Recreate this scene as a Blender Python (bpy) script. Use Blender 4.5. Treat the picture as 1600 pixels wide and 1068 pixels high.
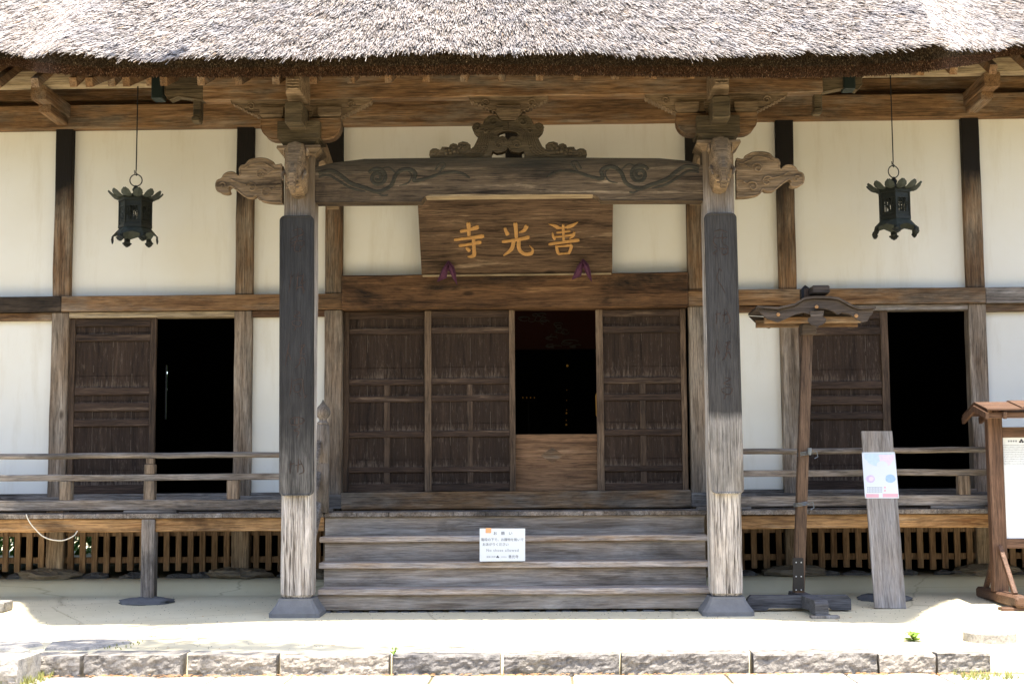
import bpy, bmesh, math, random
import numpy as np
from mathutils import Vector, Matrix, geometry, noise as mnoise
random.seed(7); rng = np.random.default_rng(7)
for o in list(bpy.data.objects): bpy.data.objects.remove(o)
scn = bpy.context.scene
col = scn.collection
# ------------------------------------------------------------ camera
F, CX, CZ, DD, YAW, PITCH, ROLL = 2222.0, 0.3532, 1.1237, 14.161, -0.02702, 0.098, -0.00634
def basis():
    cy, sy, cp, sp, cr, sr = math.cos(YAW), math.sin(YAW), math.cos(PITCH), math.sin(PITCH), math.cos(ROLL), math.sin(ROLL)
    w = Vector((sy*cp, cy*cp, sp)); r = Vector((cy, -sy, 0)); u = r.cross(w)
    return r*cr+u*sr, u*cr-r*sr, w
CR, CU, CW = basis()
CAM = Vector((CX, -DD, CZ))
cam = bpy.data.cameras.new('camera'); camo = bpy.data.objects.new('camera', cam); col.objects.link(camo)
camo.matrix_world = Matrix(((CR.x, CU.x, -CW.x, CAM.x), (CR.y, CU.y, -CW.y, CAM.y), (CR.z, CU.z, -CW.z, CAM.z), (0, 0, 0, 1)))
cam.sensor_width = 36; cam.lens = F*36/1600; cam.clip_end = 2000; cam.clip_start = 0.1
scn.camera = camo
def P(px, py, Y):                 # photograph pixel -> point on the vertical plane at depth Y
    d = CW + CR*((px-800)/F) - CU*((py-534)/F)
    return CAM + d*((Y-CAM.y)/d.y)
def PX(px, py, Y): return P(px, py, Y).x
def PZ(px, py, Y): return P(px, py, Y).z
# ------------------------------------------------------------ world and sun
w = bpy.data.worlds.new('World'); scn.world = w; w.use_nodes = True
nt = w.node_tree; nt.nodes.clear()
sky = nt.nodes.new('ShaderNodeTexSky'); sky.sky_type = 'NISHITA'; sky.sun_disc = False; sky.dust_density = 1.6; sky.ozone_density = 0.8
SD = Vector((0.25, -0.86, 4.45)).normalized()        # towards the sun
sky.sun_elevation = math.asin(SD.z); sky.sun_rotation = math.atan2(SD.x, SD.y)
bg = nt.nodes.new('ShaderNodeBackground'); bg.inputs[1].default_value = 0.13
wo = nt.nodes.new('ShaderNodeOutputWorld'); nt.links.new(sky.outputs[0], bg.inputs[0]); nt.links.new(bg.outputs[0], wo.inputs[0])
sl = bpy.data.lights.new('sun', 'SUN'); sl.energy = 3.4; sl.angle = math.radians(0.55); sl.color = (1, 0.93, 0.81)
so = bpy.data.objects.new('sun', sl); col.objects.link(so); so.rotation_euler = SD.to_track_quat('Z', 'Y').to_euler(); so.location = (3, -12, 30)
scn.view_settings.view_transform = 'Standard'; scn.view_settings.look = 'None'; scn.view_settings.gamma = 1
scn.view_settings.exposure = 2.06
scn.render.engine = 'CYCLES'
scn.cycles.max_bounces = 10; scn.cycles.diffuse_bounces = 6
# ------------------------------------------------------------ materials
MATS = {}
def newmat(name):
    m = bpy.data.materials.new(name); m.use_nodes = True; t = m.node_tree
    return m, t, t.nodes['Principled BSDF']
def N(t, k, **kw):
    n = t.nodes.new(k)
    for a, b in kw.items(): setattr(n, a, b)
    return n
def ramp(t, fac, stops):
    r = N(t, 'ShaderNodeValToRGB'); t.links.new(fac, r.inputs[0]); e = r.color_ramp.elements
    while len(e) < len(stops): e.new(0.5)
    for i, (p, c) in enumerate(stops):
        e[i].position = p; e[i].color = (*c, 1) if len(c) == 3 else c
    return r.outputs[0]
def mixc(t, fac, a, b, mode='MIX'):
    m = N(t, 'ShaderNodeMix', data_type='RGBA', blend_type=mode)
    for s, v in ((m.inputs[0], fac), (m.inputs[6], a), (m.inputs[7], b)):
        if isinstance(v, (int, float)): s.default_value = v
        elif isinstance(v, tuple): s.default_value = (*v, 1)
        else: t.links.new(v, s)
    return m.outputs[2]
def math_(t, op, a, b=0.0, clamp=False):
    m = N(t, 'ShaderNodeMath', operation=op, use_clamp=clamp)
    for s, v in ((m.inputs[0], a), (m.inputs[1], b)):
        if isinstance(v, (int, float)): s.default_value = v
        else: t.links.new(v, s)
    return m.outputs[0]
def coords(t, scale, rot=None, loc=(0, 0, 0)):
    c = N(t, 'ShaderNodeTexCoord'); m = N(t, 'ShaderNodeMapping'); t.links.new(c.outputs['Object'], m.inputs[0])
    m.inputs['Scale'].default_value = scale; m.inputs['Location'].default_value = loc
    return m.outputs[0], c.outputs['Object']
def noise(t, vec, scale, detail=5, rough=0.55, dist=0.0):
    n = N(t, 'ShaderNodeTexNoise'); t.links.new(vec, n.inputs['Vector']); n.inputs['Scale'].default_value = scale
    n.inputs['Detail'].default_value = detail; n.inputs['Roughness'].default_value = rough; n.inputs['Distortion'].default_value = dist
    return n.outputs['Fac']
def bump(t, b, h, strength, dist, prev=None):
    n = N(t, 'ShaderNodeBump'); t.links.new(h, n.inputs['Height']); n.inputs['Strength'].default_value = strength; n.inputs['Distance'].default_value = dist
    if prev is not None: t.links.new(prev, n.inputs['Normal'])
    t.links.new(n.outputs[0], b.inputs['Normal']); return n.outputs[0]
AX = {'x': 0, 'y': 1, 'z': 2}
def wood(name, axis, dark, mid, light, stain=0.45, stainc=(0.012, 0.009, 0.007), grey=None, greyamt=0.5, knots=True, wear=False, zband=None, rough=0.8, seed=0, bumps=1.0, crack=0.6, fine=0.7, zamp=0.9):
    m, t, b = newmat(name)
    def sc(al, ac):
        v = [ac]*3; v[AX[axis]] = al; return tuple(v)
    v1, ob = coords(t, sc(1.1, 15), loc=(seed*3.1, seed*1.7, seed*2.3))
    v2, _ = coords(t, sc(5.0, 95), loc=(seed, seed, 0))
    v3, _ = coords(t, sc(0.9, 2.6), loc=(seed*2.0, 0, seed))
    v4, _ = coords(t, sc(0.22, 9.0), loc=(seed, seed*5.0, 0))
    v5, _ = coords(t, sc(5.5, 26), loc=(seed*1.3, seed, seed*0.7))
    v6, _ = coords(t, sc(0.6, 34), loc=(seed*1.9, seed, seed*0.3))
    n1 = noise(t, v1, 1.0, 7, 0.68, 0.5)
    n2 = noise(t, v2, 1.0, 4, 0.7, 0.3)
    c = ramp(t, n1, [(0.33, dark), (0.46, tuple(x*0.88 for x in mid)), (0.56, mid), (0.71, light)])
    g = ramp(t, n2, [(0.36, (0.30, 0.30, 0.30)), (0.50, (1.0, 1.0, 1.0)), (0.64, (1.45, 1.45, 1.45))])
    if grey is not None:
        n5 = noise(t, v3, 1.6, 5, 0.65)
        gm = ramp(t, math_(t, 'ADD', math_(t, 'MULTIPLY', n5, 0.7), math_(t, 'MULTIPLY', n1, 0.3)), [(0.5-greyamt*0.30, (0, 0, 0)), (0.62, (1, 1, 1))])
        gc = mixc(t, ramp(t, n1, [(0.35, (0, 0, 0)), (0.65, (1, 1, 1))]), tuple(x*0.5 for x in grey), tuple(min(1, x*1.35) for x in grey))
        c = mixc(t, gm, c, gc)
    c = mixc(t, fine, c, g, 'MULTIPLY')
    n3 = noise(t, v3, 1.0, 7, 0.68, 0.4)
    sm = ramp(t, math_(t, 'ADD', math_(t, 'MULTIPLY', n3, 0.72), math_(t, 'MULTIPLY', n1, 0.28)), [(0.49, (0, 0, 0)), (0.62, (stain,)*3)])
    c = mixc(t, sm, c, stainc)
    # small dark flecks and pits
    n7 = noise(t, v5, 1.0, 4, 0.6)
    c = mixc(t, ramp(t, n7, [(0.66, (0, 0, 0)), (0.74, (0.5 if knots else 0.22,)*3)]), c, tuple(x*0.45 for x in dark))
    # growth-ring lines (faint) and long drying cracks (dark, thin)
    n4 = noise(t, v4, 1.0, 3, 0.5, 0.5)
    cr = math_(t, 'ABSOLUTE', math_(t, 'SUBTRACT', math_(t, 'FRACT', math_(t, 'MULTIPLY', n4, 4.0)), 0.5))
    n8 = noise(t, v6, 1.0, 3, 0.55, 0.2)
    ck = math_(t, 'ABSOLUTE', math_(t, 'SUBTRACT', n8, 0.5))
    ckm = math_(t, 'MULTIPLY', ramp(t, ck, [(0.0, (1, 1, 1)), (0.008, (0.9,)*3), (0.022, (0, 0, 0))]), ramp(t, n3, [(0.42, (0.15,)*3), (0.6, (1, 1, 1))]))
    cm = math_(t, 'MAXIMUM', math_(t, 'MULTIPLY', ckm, crack), ramp(t, cr, [(0.0, (crack*0.38,)*3), (0.07, (0, 0, 0))]))
    c = mixc(t, cm, c, tuple(x*0.3 for x in dark))
    if knots:
        kv, _ = coords(t, sc(1.3, 3.4), loc=(seed*7.7, 1.3, seed))
        vo = N(t, 'ShaderNodeTexVoronoi'); t.links.new(kv, vo.inputs['Vector']); vo.inputs['Scale'].default_value = 1.0
        km = ramp(t, vo.outputs['Distance'], [(0.0, (0.9,)*3), (0.05, (0.8,)*3), (0.10, (0, 0, 0))])
        c = mixc(t, km, c, tuple(x*0.5 for x in dark))
    if zband:                       # patina that belongs to one height of the timber
        for z0, z1, cc, am in zband:
            s = N(t, 'ShaderNodeSeparateXYZ'); t.links.new(ob, s.inputs[0])
            mr = N(t, 'ShaderNodeMapRange'); mr.inputs[1].default_value = z0; mr.inputs[2].default_value = z1
            zz = math_(t, 'ADD', s.outputs[2], math_(t, 'MULTIPLY', math_(t, 'SUBTRACT', n3, 0.5), zamp))
            t.links.new(zz, mr.inputs[0])
            f2 = math_(t, 'MULTIPLY', mr.outputs[0], math_(t, 'ADD', math_(t, 'MULTIPLY', n1, 0.5), am-0.25), True)
            gcol = mixc(t, n2, tuple(x*0.6 for x in cc), tuple(x*1.25 for x in cc))
            c = mixc(t, f2, c, gcol)
    if wear:
        at = N(t, 'ShaderNodeAttribute', attribute_name='wear')
        vw, _ = coords(t, sc(9, 60)); n6 = noise(t, vw, 1.0, 6, 0.75); nw_ = noise(t, ob, 2.3, 3, 0.6)
        a4 = math_(t, 'POWER', at.outputs['Fac'], 7.0)
        th = math_(t, 'ADD', math_(t, 'ADD', math_(t, 'MULTIPLY', math_(t, 'MULTIPLY', a4, nw_), 0.34), math_(t, 'MULTIPLY', nw_, 0.16)), n6)
        wm = ramp(t, th, [(0.64, (0, 0, 0)), (0.86, (0.75,)*3)])
        c = mixc(t, wm, c, (0.19, 0.14, 0.105))
    t.links.new(c, b.inputs['Base Color']); b.inputs['Roughness'].default_value = rough
    b.inputs['Specular IOR Level'].default_value = 0.25
    nb = bump(t, b, n2, 0.6*bumps, 0.008)
    bump(t, b, cm, 0.5*bumps, -0.006, nb)
    return m
for ax in 'xyz':
    MATS['aged_'+ax] = wood('aged brown timber '+ax, ax, (0.10, 0.048, 0.020), (0.27, 0.150, 0.070), (0.44, 0.27, 0.14), 0.6, seed=1,
        grey=(0.25, 0.19, 0.135), greyamt=0.1)
    MATS['grey_'+ax] = wood('grey weathered timber '+ax, ax, (0.085, 0.06, 0.04), (0.25, 0.19, 0.14), (0.46, 0.38, 0.30), 0.7, seed=3,
        grey=(0.26, 0.235, 0.215), greyamt=0.55, knots=False)
MATS['post_z'] = wood('dark topped post timber', 'z', (0.075, 0.040, 0.020), (0.22, 0.125, 0.062), (0.36, 0.235, 0.13), 0.55, seed=5,
    grey=(0.24, 0.185, 0.13), greyamt=0.2, zband=[(3.75, 4.35, (0.012, 0.009, 0.007), 1.3)])
MATS['postgrey_z'] = wood('grey post timber', 'z', (0.10, 0.062, 0.036), (0.26, 0.175, 0.11), (0.40, 0.29, 0.195), 0.5, seed=6, grey=(0.30, 0.245, 0.19), greyamt=0.5)
MATS['black_x'] = wood('blackened timber', 'x', (0.02, 0.015, 0.01), (0.06, 0.042, 0.028), (0.17, 0.12, 0.08), 0.9, seed=8)
MATS['center_x'] = wood('stained lintel timber', 'x', (0.045, 0.022, 0.011), (0.16, 0.082, 0.038), (0.36, 0.205, 0.10), 1.0, seed=9, crack=0.8)
MATS['tan_x'] = wood('fresh tan edge timber', 'x', (0.20, 0.09, 0.03), (0.46, 0.26, 0.11), (0.66, 0.46, 0.27), 0.75, stainc=(0.05, 0.025, 0.012), seed=11, knots=False)
MATS['light_x'] = wood('pale planed timber', 'x', (0.22, 0.15, 0.09), (0.42, 0.32, 0.2), (0.58, 0.47, 0.33), 0.3, seed=12, knots=False)
MATS['step_x'] = wood('weathered step timber', 'x', (0.12, 0.08, 0.05), (0.30, 0.235, 0.18), (0.52, 0.43, 0.35), 0.55, stainc=(0.05, 0.043, 0.038), seed=13,
    fine=0.4, grey=(0.34, 0.305, 0.27), greyamt=0.5, knots=False)
MATS['nose_x'] = wood('pale step nosing timber', 'x', (0.30, 0.19, 0.11), (0.52, 0.40, 0.30), (0.72, 0.61, 0.50), 0.3, stainc=(0.10, 0.09, 0.09), seed=14,
    grey=(0.42, 0.39, 0.38), greyamt=0.4, knots=False)
MATS['pillar_z'] = wood('bleached pillar timber', 'z', (0.16, 0.12, 0.085), (0.56, 0.49, 0.43), (0.80, 0.75, 0.70), 0.3, stainc=(0.16, 0.15, 0.145), seed=15,
    grey=(0.62, 0.58, 0.56), greyamt=0.5, knots=False, crack=0.95, bumps=2.0, zband=[(2.9, 3.9, (0.19, 0.135, 0.085), 1.2)])
MATS['plaque_z'] = wood('black stained plaque timber', 'z', (0.012, 0.012, 0.0125), (0.030, 0.029, 0.031), (0.062, 0.061, 0.065), 0.4, stainc=(0.02, 0.016, 0.012), seed=17,
    grey=(0.085, 0.084, 0.088), greyamt=0.12, knots=False)
MATS['plaqueworn_z'] = wood('worn plaque timber', 'z', (0.05, 0.045, 0.042), (0.16, 0.145, 0.13), (0.36, 0.32, 0.27), 0.6, seed=18, stainc=(0.03, 0.03, 0.03),
    grey=(0.3, 0.28, 0.25), greyamt=0.6, knots=False)
MATS['plaqueR_z'] = wood('plaque timber worn pale at the foot', 'z', (0.10, 0.085, 0.07), (0.27, 0.235, 0.20), (0.50, 0.45, 0.39), 0.5, seed=18, stainc=(0.05, 0.047, 0.045),
    grey=(0.32, 0.30, 0.28), greyamt=0.4, knots=False, zamp=0.14, zband=[(1.63, 1.71, (0.032, 0.030, 0.030), 0.86)])
MATS['plaqueL_z'] = wood('plaque timber greying at the foot', 'z', (0.02, 0.019, 0.019), (0.075, 0.07, 0.065), (0.23, 0.205, 0.18), 0.5, seed=16, stainc=(0.025, 0.024, 0.023),
    grey=(0.16, 0.15, 0.14), greyamt=0.4, knots=False, zamp=0.7, zband=[(1.15, 1.75, (0.029, 0.027, 0.026), 0.80)])
MATS['plaquemid_z'] = wood('greying plaque timber', 'z', (0.012, 0.012, 0.013), (0.04, 0.038, 0.037), (0.14, 0.125, 0.11), 0.3, stainc=(0.02, 0.02, 0.02), seed=17, grey=(0.16, 0.145, 0.13), greyamt=0.3, knots=False)
MATS['door_z'] = wood('dark door board timber', 'z', (0.018, 0.010, 0.0065), (0.044, 0.026, 0.0165), (0.078, 0.048, 0.032), 0.2, seed=19, wear=True, knots=False, fine=0.35, crack=0.3)
MATS['doorframe_x'] = wood('worn door rail timber', 'x', (0.03, 0.018, 0.012), (0.075, 0.046, 0.031), (0.28, 0.19, 0.125), 0.5, seed=20, knots=False)
MATS['doorframe_z'] = wood('worn door stile timber', 'z', (0.03, 0.019, 0.013), (0.11, 0.07, 0.045), (0.29, 0.195, 0.13), 0.5, seed=21, knots=False)
MATS['doorstile_z'] = wood('sunbleached stile timber', 'z', (0.07, 0.042, 0.026), (0.18, 0.118, 0.074), (0.33, 0.23, 0.155), 0.4, seed=21, knots=False)
MATS['sign_x'] = wood('dark grained sign timber', 'x', (0.032, 0.018, 0.010), (0.145, 0.088, 0.052), (0.42, 0.29, 0.185), 0.45, seed=22, crack=0.9)
MATS['carve_x'] = wood('smoke dark carved timber', 'x', (0.035, 0.026, 0.015), (0.12, 0.088, 0.05), (0.26, 0.19, 0.115), 0.5, seed=23)
MATS['beam_x'] = wood('dark banded beam timber', 'x', (0.018, 0.012, 0.008), (0.13, 0.09, 0.055), (0.48, 0.35, 0.22), 0.75, seed=24, crack=0.9, zamp=0.10, zband=[(3.76, 3.92, (0.030, 0.027, 0.019), 0.85)])
MATS['vine_x'] = wood('dark green grey carving', 'x', (0.02, 0.018, 0.012), (0.05, 0.044, 0.03), (0.10, 0.085, 0.055), 0.4, seed=24, knots=False)
MATS['nosewood_x'] = wood('pale carved nose timber', 'x', (0.06, 0.04, 0.024), (0.27, 0.185, 0.11), (0.46, 0.34, 0.225), 0.45, seed=25, knots=False)
MATS['wall_board'] = wood('red brown porch timber', 'x', (0.07, 0.035, 0.018), (0.17, 0.09, 0.045), (0.30, 0.18, 0.10), 0.4, seed=26)
MATS['plank_z'] = wood('grey plank timber', 'z', (0.15, 0.12, 0.095), (0.29, 0.245, 0.205), (0.40, 0.35, 0.30), 0.2, stainc=(0.18, 0.16, 0.15), seed=27, grey=(0.30, 0.28, 0.265), greyamt=0.3, knots=False, crack=0.4, fine=0.5)
MATS['stand_z'] = wood('brown stand timber', 'z', (0.04, 0.025, 0.017), (0.115, 0.072, 0.047), (0.19, 0.13, 0.09), 0.3, seed=28)
MATS['stand_x'] = wood('grey brown stand roof timber', 'x', (0.04, 0.03, 0.023), (0.095, 0.072, 0.057), (0.165, 0.13, 0.105), 0.3, seed=29, knots=False)
MATS['foot_x'] = wood('dark grey foot timber', 'x', (0.045, 0.044, 0.046), (0.10, 0.098, 0.104), (0.19, 0.187, 0.195), 0.3, seed=30, knots=False)
MATS['red_z'] = wood('oiled red brown board timber z', 'z', (0.085, 0.045, 0.028), (0.15, 0.083, 0.053), (0.22, 0.13, 0.085), 0.15, seed=31, knots=False, rough=0.55)
MATS['red_x'] = wood('oiled red brown board timber x', 'x', (0.085, 0.045, 0.028), (0.15, 0.083, 0.053), (0.22, 0.13, 0.085), 0.15, seed=32, knots=False, rough=0.55)
MATS['inner_x'] = wood('warm inner board timber', 'x', (0.12, 0.06, 0.03), (0.28, 0.155, 0.08), (0.42, 0.26, 0.15), 0.2, seed=33, knots=False, zband=None)

def plain(name, c, rough=0.7, bumpsc=None, var=0.12, metal=0.0, emit=None, nsc=4.0):
    m, t, b = newmat(name)
    v, _ = coords(t, (1, 1, 1)); n = noise(t, v, nsc, 6, 0.6)
    cc = mixc(t, n, tuple(x*(1-var) for x in c), tuple(min(1, x*(1+var)) for x in c))
    t.links.new(cc, b.inputs['Base Color']); b.inputs['Roughness'].default_value = rough; b.inputs['Metallic'].default_value = metal
    b.inputs['Specular IOR Level'].default_value = 0.3
    if bumpsc: bump(t, b, noise(t, v, bumpsc[0], 8, 0.65), bumpsc[1], bumpsc[2])
    if emit: b.inputs['Emission Color'].default_value = (*c, 1); b.inputs['Emission Strength'].default_value = emit
    MATS[name] = m; return m
plain('plaster', (0.77, 0.74, 0.67), 0.9, (60, 0.15, 0.003), 0.03, nsc=1.3)
plain('jointworn', (0.13, 0.10, 0.075), 0.9, None, 0.5, nsc=40)
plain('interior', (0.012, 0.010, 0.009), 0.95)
plain('gold', (0.50, 0.265, 0.085), 0.55, (80, 0.6, 0.004), 0.45, nsc=45)
plain('gold_glint', (0.6, 0.30, 0.05), 0.4, None, 0.1, emit=0.025)  # gilt with slight emission that stands in for reflected glints
plain('lampglow', (1.0, 0.45, 0.09), 0.5, None, 0.8, emit=0.035, nsc=9)
plain('purple', (0.105, 0.034, 0.072), 0.75, (250, 0.5, 0.002), 0.25, nsc=30)
plain('iron', (0.018, 0.016, 0.015), 0.6)
plain('copper', (0.010, 0.017, 0.015), 0.5)
plain('bronze', (0.017, 0.020, 0.017), 0.55, (90, 0.6, 0.004), 0.6, nsc=22)
plain('bronzegreen', (0.048, 0.056, 0.047), 0.7, (90, 0.5, 0.004), 0.5, nsc=26)
plain('rope', (0.75, 0.68, 0.55), 0.9, (300, 0.4, 0.002))
plain('paper', (0.76, 0.79, 0.82), 0.8, None, 0.02)
plain('ink', (0.03, 0.035, 0.06), 0.8)
plain('greyink', (0.22, 0.23, 0.27), 0.8)
plain('tape', (0.80, 0.42, 0.20), 0.6)
plain('posterpink', (0.80, 0.45, 0.50), 0.8)
plain('posterblue', (0.42, 0.58, 0.74), 0.8, None, 0.3, nsc=30)
plain('postermauve', (0.72, 0.58, 0.74), 0.8, None, 0.2, nsc=30)
plain('redlining', (0.050, 0.010, 0.006), 0.8)
plain('cloudpaint', (0.09, 0.08, 0.07), 0.8, None, 0.5, nsc=30)
plain('basestone', (0.165, 0.165, 0.17), 0.85, (70, 0.7, 0.006), 0.35, nsc=12)
plain('darkstone', (0.115, 0.115, 0.12), 0.8, (30, 0.8, 0.01), 0.5, nsc=9)
plain('footstone', (0.20, 0.17, 0.13), 0.9, (20, 0.9, 0.015), 0.4, nsc=7)
plain('leaf', (0.16, 0.26, 0.035), 0.6, None, 0.3)
plain('hedgeleaf', (0.13, 0.24, 0.03), 0.6, None, 0.4)
plain('grassblade', (0.26, 0.27, 0.08), 0.7, None, 0.3)
plain('litter', (0.40, 0.22, 0.10), 0.9, None, 0.5, nsc=20)
plain('screw', (0.6, 0.62, 0.65), 0.4, metal=0.7)
plain('wire', (0.16, 0.18, 0.2), 0.5, metal=0.6)
def plaster():
    m, t, b = newmat('plaster'); v, _ = coords(t, (1, 1, 1)); vs_, _ = coords(t, (5, 5, 0.7))
    n = noise(t, v, 1.1, 6, 0.6); n2 = noise(t, vs_, 1.0, 6, 0.7); n3 = noise(t, v, 7, 8, 0.7)
    c = ramp(t, n, [(0.3, (0.78, 0.735, 0.64)), (0.7, (0.82, 0.79, 0.715))])
    c = mixc(t, ramp(t, n2, [(0.52, (0, 0, 0)), (0.76, (0.38,)*3)]), c, (0.58, 0.50, 0.36))
    c = mixc(t, ramp(t, n3, [(0.62, (0, 0, 0)), (0.8, (0.25,)*3)]), c, (0.66, 0.60, 0.48))
    t.links.new(c, b.inputs['Base Color']); b.inputs['Roughness'].default_value = 0.9; b.inputs['Specular IOR Level'].default_value = 0.2
    bump(t, b, noise(t, v, 18, 6, 0.6), 0.12, 0.006); MATS['plaster'] = m
plaster()
def stone_mat(name, c, dark, bsc, bst):
    m, t, b = newmat(name)
    v, _ = coords(t, (1, 1, 1)); n = noise(t, v, 3, 8, 0.7); n2 = noise(t, v, 55, 6, 0.75, 0.3); n3 = noise(t, v, 14, 6, 0.6, 0.5)
    cc = ramp(t, n3, [(0.32, dark), (0.5, c), (0.75, tuple(min(1, x*1.25) for x in c))])
    cc = mixc(t, 0.6, cc, ramp(t, n2, [(0.35, (0.45, 0.45, 0.45)), (0.55, (1.1, 1.1, 1.1))]), 'MULTIPLY')
    cc = mixc(t, ramp(t, n, [(0.55, (0, 0, 0)), (0.75, (0.6, 0.6, 0.6))]), cc, (0.36, 0.31, 0.2))
    oi = N(t, 'ShaderNodeObjectInfo'); cc = mixc(t, 1.0, cc, ramp(t, oi.outputs['Random'], [(0.0, (0.62, 0.62, 0.64)), (0.5, (0.95, 0.92, 0.88)), (1.0, (1.25, 1.18, 1.08))]), 'MULTIPLY')
    t.links.new(cc, b.inputs['Base Color']); b.inputs['Roughness'].default_value = 0.92; b.inputs['Specular IOR Level'].default_value = 0.2
    nb = bump(t, b, n3, bst, 0.03); bump(t, b, n2, bst, 0.008, nb)
    MATS[name] = m
stone_mat('kerbstone', (0.36, 0.335, 0.305), (0.17, 0.16, 0.15), 14, 1.0)
stone_mat('paving', (0.44, 0.42, 0.39), (0.25, 0.25, 0.25), 14, 0.7)
def earth():
    m, t, b = newmat('packed_earth')
    v, ob = coords(t, (1, 1, 1)); n = noise(t, v, 1.2, 8, 0.6); n2 = noise(t, v, 90, 4, 0.6); n3 = noise(t, v, 9, 6, 0.65, 1.0)
    cc = ramp(t, n, [(0.3, (0.60, 0.53, 0.36)), (0.7, (0.67, 0.60, 0.43))])
    cc = mixc(t, ramp(t, n3, [(0.62, (0, 0, 0)), (0.75, (0.35,)*3)]), cc, (0.33, 0.29, 0.2))
    cc = mixc(t, ramp(t, n2, [(0.68, (0, 0, 0)), (0.74, (0.5,)*3)]), cc, (0.18, 0.15, 0.1))
    t.links.new(cc, b.inputs['Base Color']); b.inputs['Roughness'].default_value = 0.9; b.inputs['Specular IOR Level'].default_value = 0.2
    vo = N(t, 'ShaderNodeTexVoronoi', feature='DISTANCE_TO_EDGE'); vv, _ = coords(t, (0.55, 0.8, 1)); t.links.new(mixc(t, 0.25, vv, N(t, 'ShaderNodeTexNoise').outputs['Color']), vo.inputs['Vector']); vo.inputs['Scale'].default_value = 1.0
    ckl = ramp(t, vo.outputs['Distance'], [(0.0, (0.5,)*3), (0.006, (0, 0, 0))]); cc = mixc(t, ckl, cc, (0.25, 0.2, 0.12))
    n5 = noise(t, v, 0.5, 5, 0.7); cc = mixc(t, ramp(t, n5, [(0.45, (0, 0, 0)), (0.7, (0.5,)*3)]), cc, (0.50, 0.42, 0.26))
    t.links.new(cc, b.inputs['Base Color'])
    bump(t, b, n2, 0.25, 0.003)
    MATS['earth'] = m
earth()
def gravel():
    m, t, b = newmat('lower_ground')
    v, ob = coords(t, (1, 1, 1)); n = noise(t, v, 25, 8, 0.7); n2 = noise(t, v, 1.5, 4, 0.6)
    cc = ramp(t, n, [(0.3, (0.11, 0.09, 0.045)), (0.5, (0.18, 0.15, 0.08)), (0.75, (0.30, 0.26, 0.16))])
    cc = mixc(t, ramp(t, n2, [(0.5, (0, 0, 0)), (0.65, (0.7,)*3)]), cc, (0.12, 0.12, 0.04))
    t.links.new(cc, b.inputs['Base Color']); b.inputs['Roughness'].default_value = 0.95
    bump(t, b, n, 0.8, 0.02); MATS['gravel'] = m
gravel()
def reed(name, stops, usev=None):
    m, t, b = newmat(name)
    g = N(t, 'ShaderNodeNewGeometry')
    c = ramp(t, g.outputs['Random Per Island'], stops)
    v, _ = coords(t, (1, 1, 1)); n = noise(t, v, 2.6, 6, 0.7)
    c = mixc(t, ramp(t, n, [(0.48, (0, 0, 0)), (0.68, (0.6,)*3)]), c, usev or (0.30, 0.29, 0.31))
    t.links.new(c, b.inputs['Base Color']); b.inputs['Roughness'].default_value = 0.7; b.inputs['Specular IOR Level'].default_value = 0.3
    MATS[name] = m
reed('reed', [(0.0, (0.06, 0.04, 0.03)), (0.10, (0.16, 0.125, 0.11)), (0.25, (0.32, 0.27, 0.24)), (0.6, (0.43, 0.39, 0.36)), (0.97, (0.55, 0.505, 0.475)), (1.0, (0.5, 0.33, 0.19))])
reed('reed_edge', [(0.0, (0.03, 0.02, 0.013)), (0.5, (0.10, 0.066, 0.038)), (0.92, (0.20, 0.14, 0.085)), (1.0, (0.45, 0.34, 0.22))], (0.05, 0.04, 0.03))
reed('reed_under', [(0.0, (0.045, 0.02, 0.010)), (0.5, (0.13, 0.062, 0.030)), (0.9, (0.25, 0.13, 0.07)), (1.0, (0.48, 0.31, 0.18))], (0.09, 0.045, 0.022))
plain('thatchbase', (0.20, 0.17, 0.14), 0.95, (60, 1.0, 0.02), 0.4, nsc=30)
plain('thatchdark', (0.055, 0.032, 0.02), 0.95, (90, 1.0, 0.02), 0.5, nsc=60)
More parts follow.
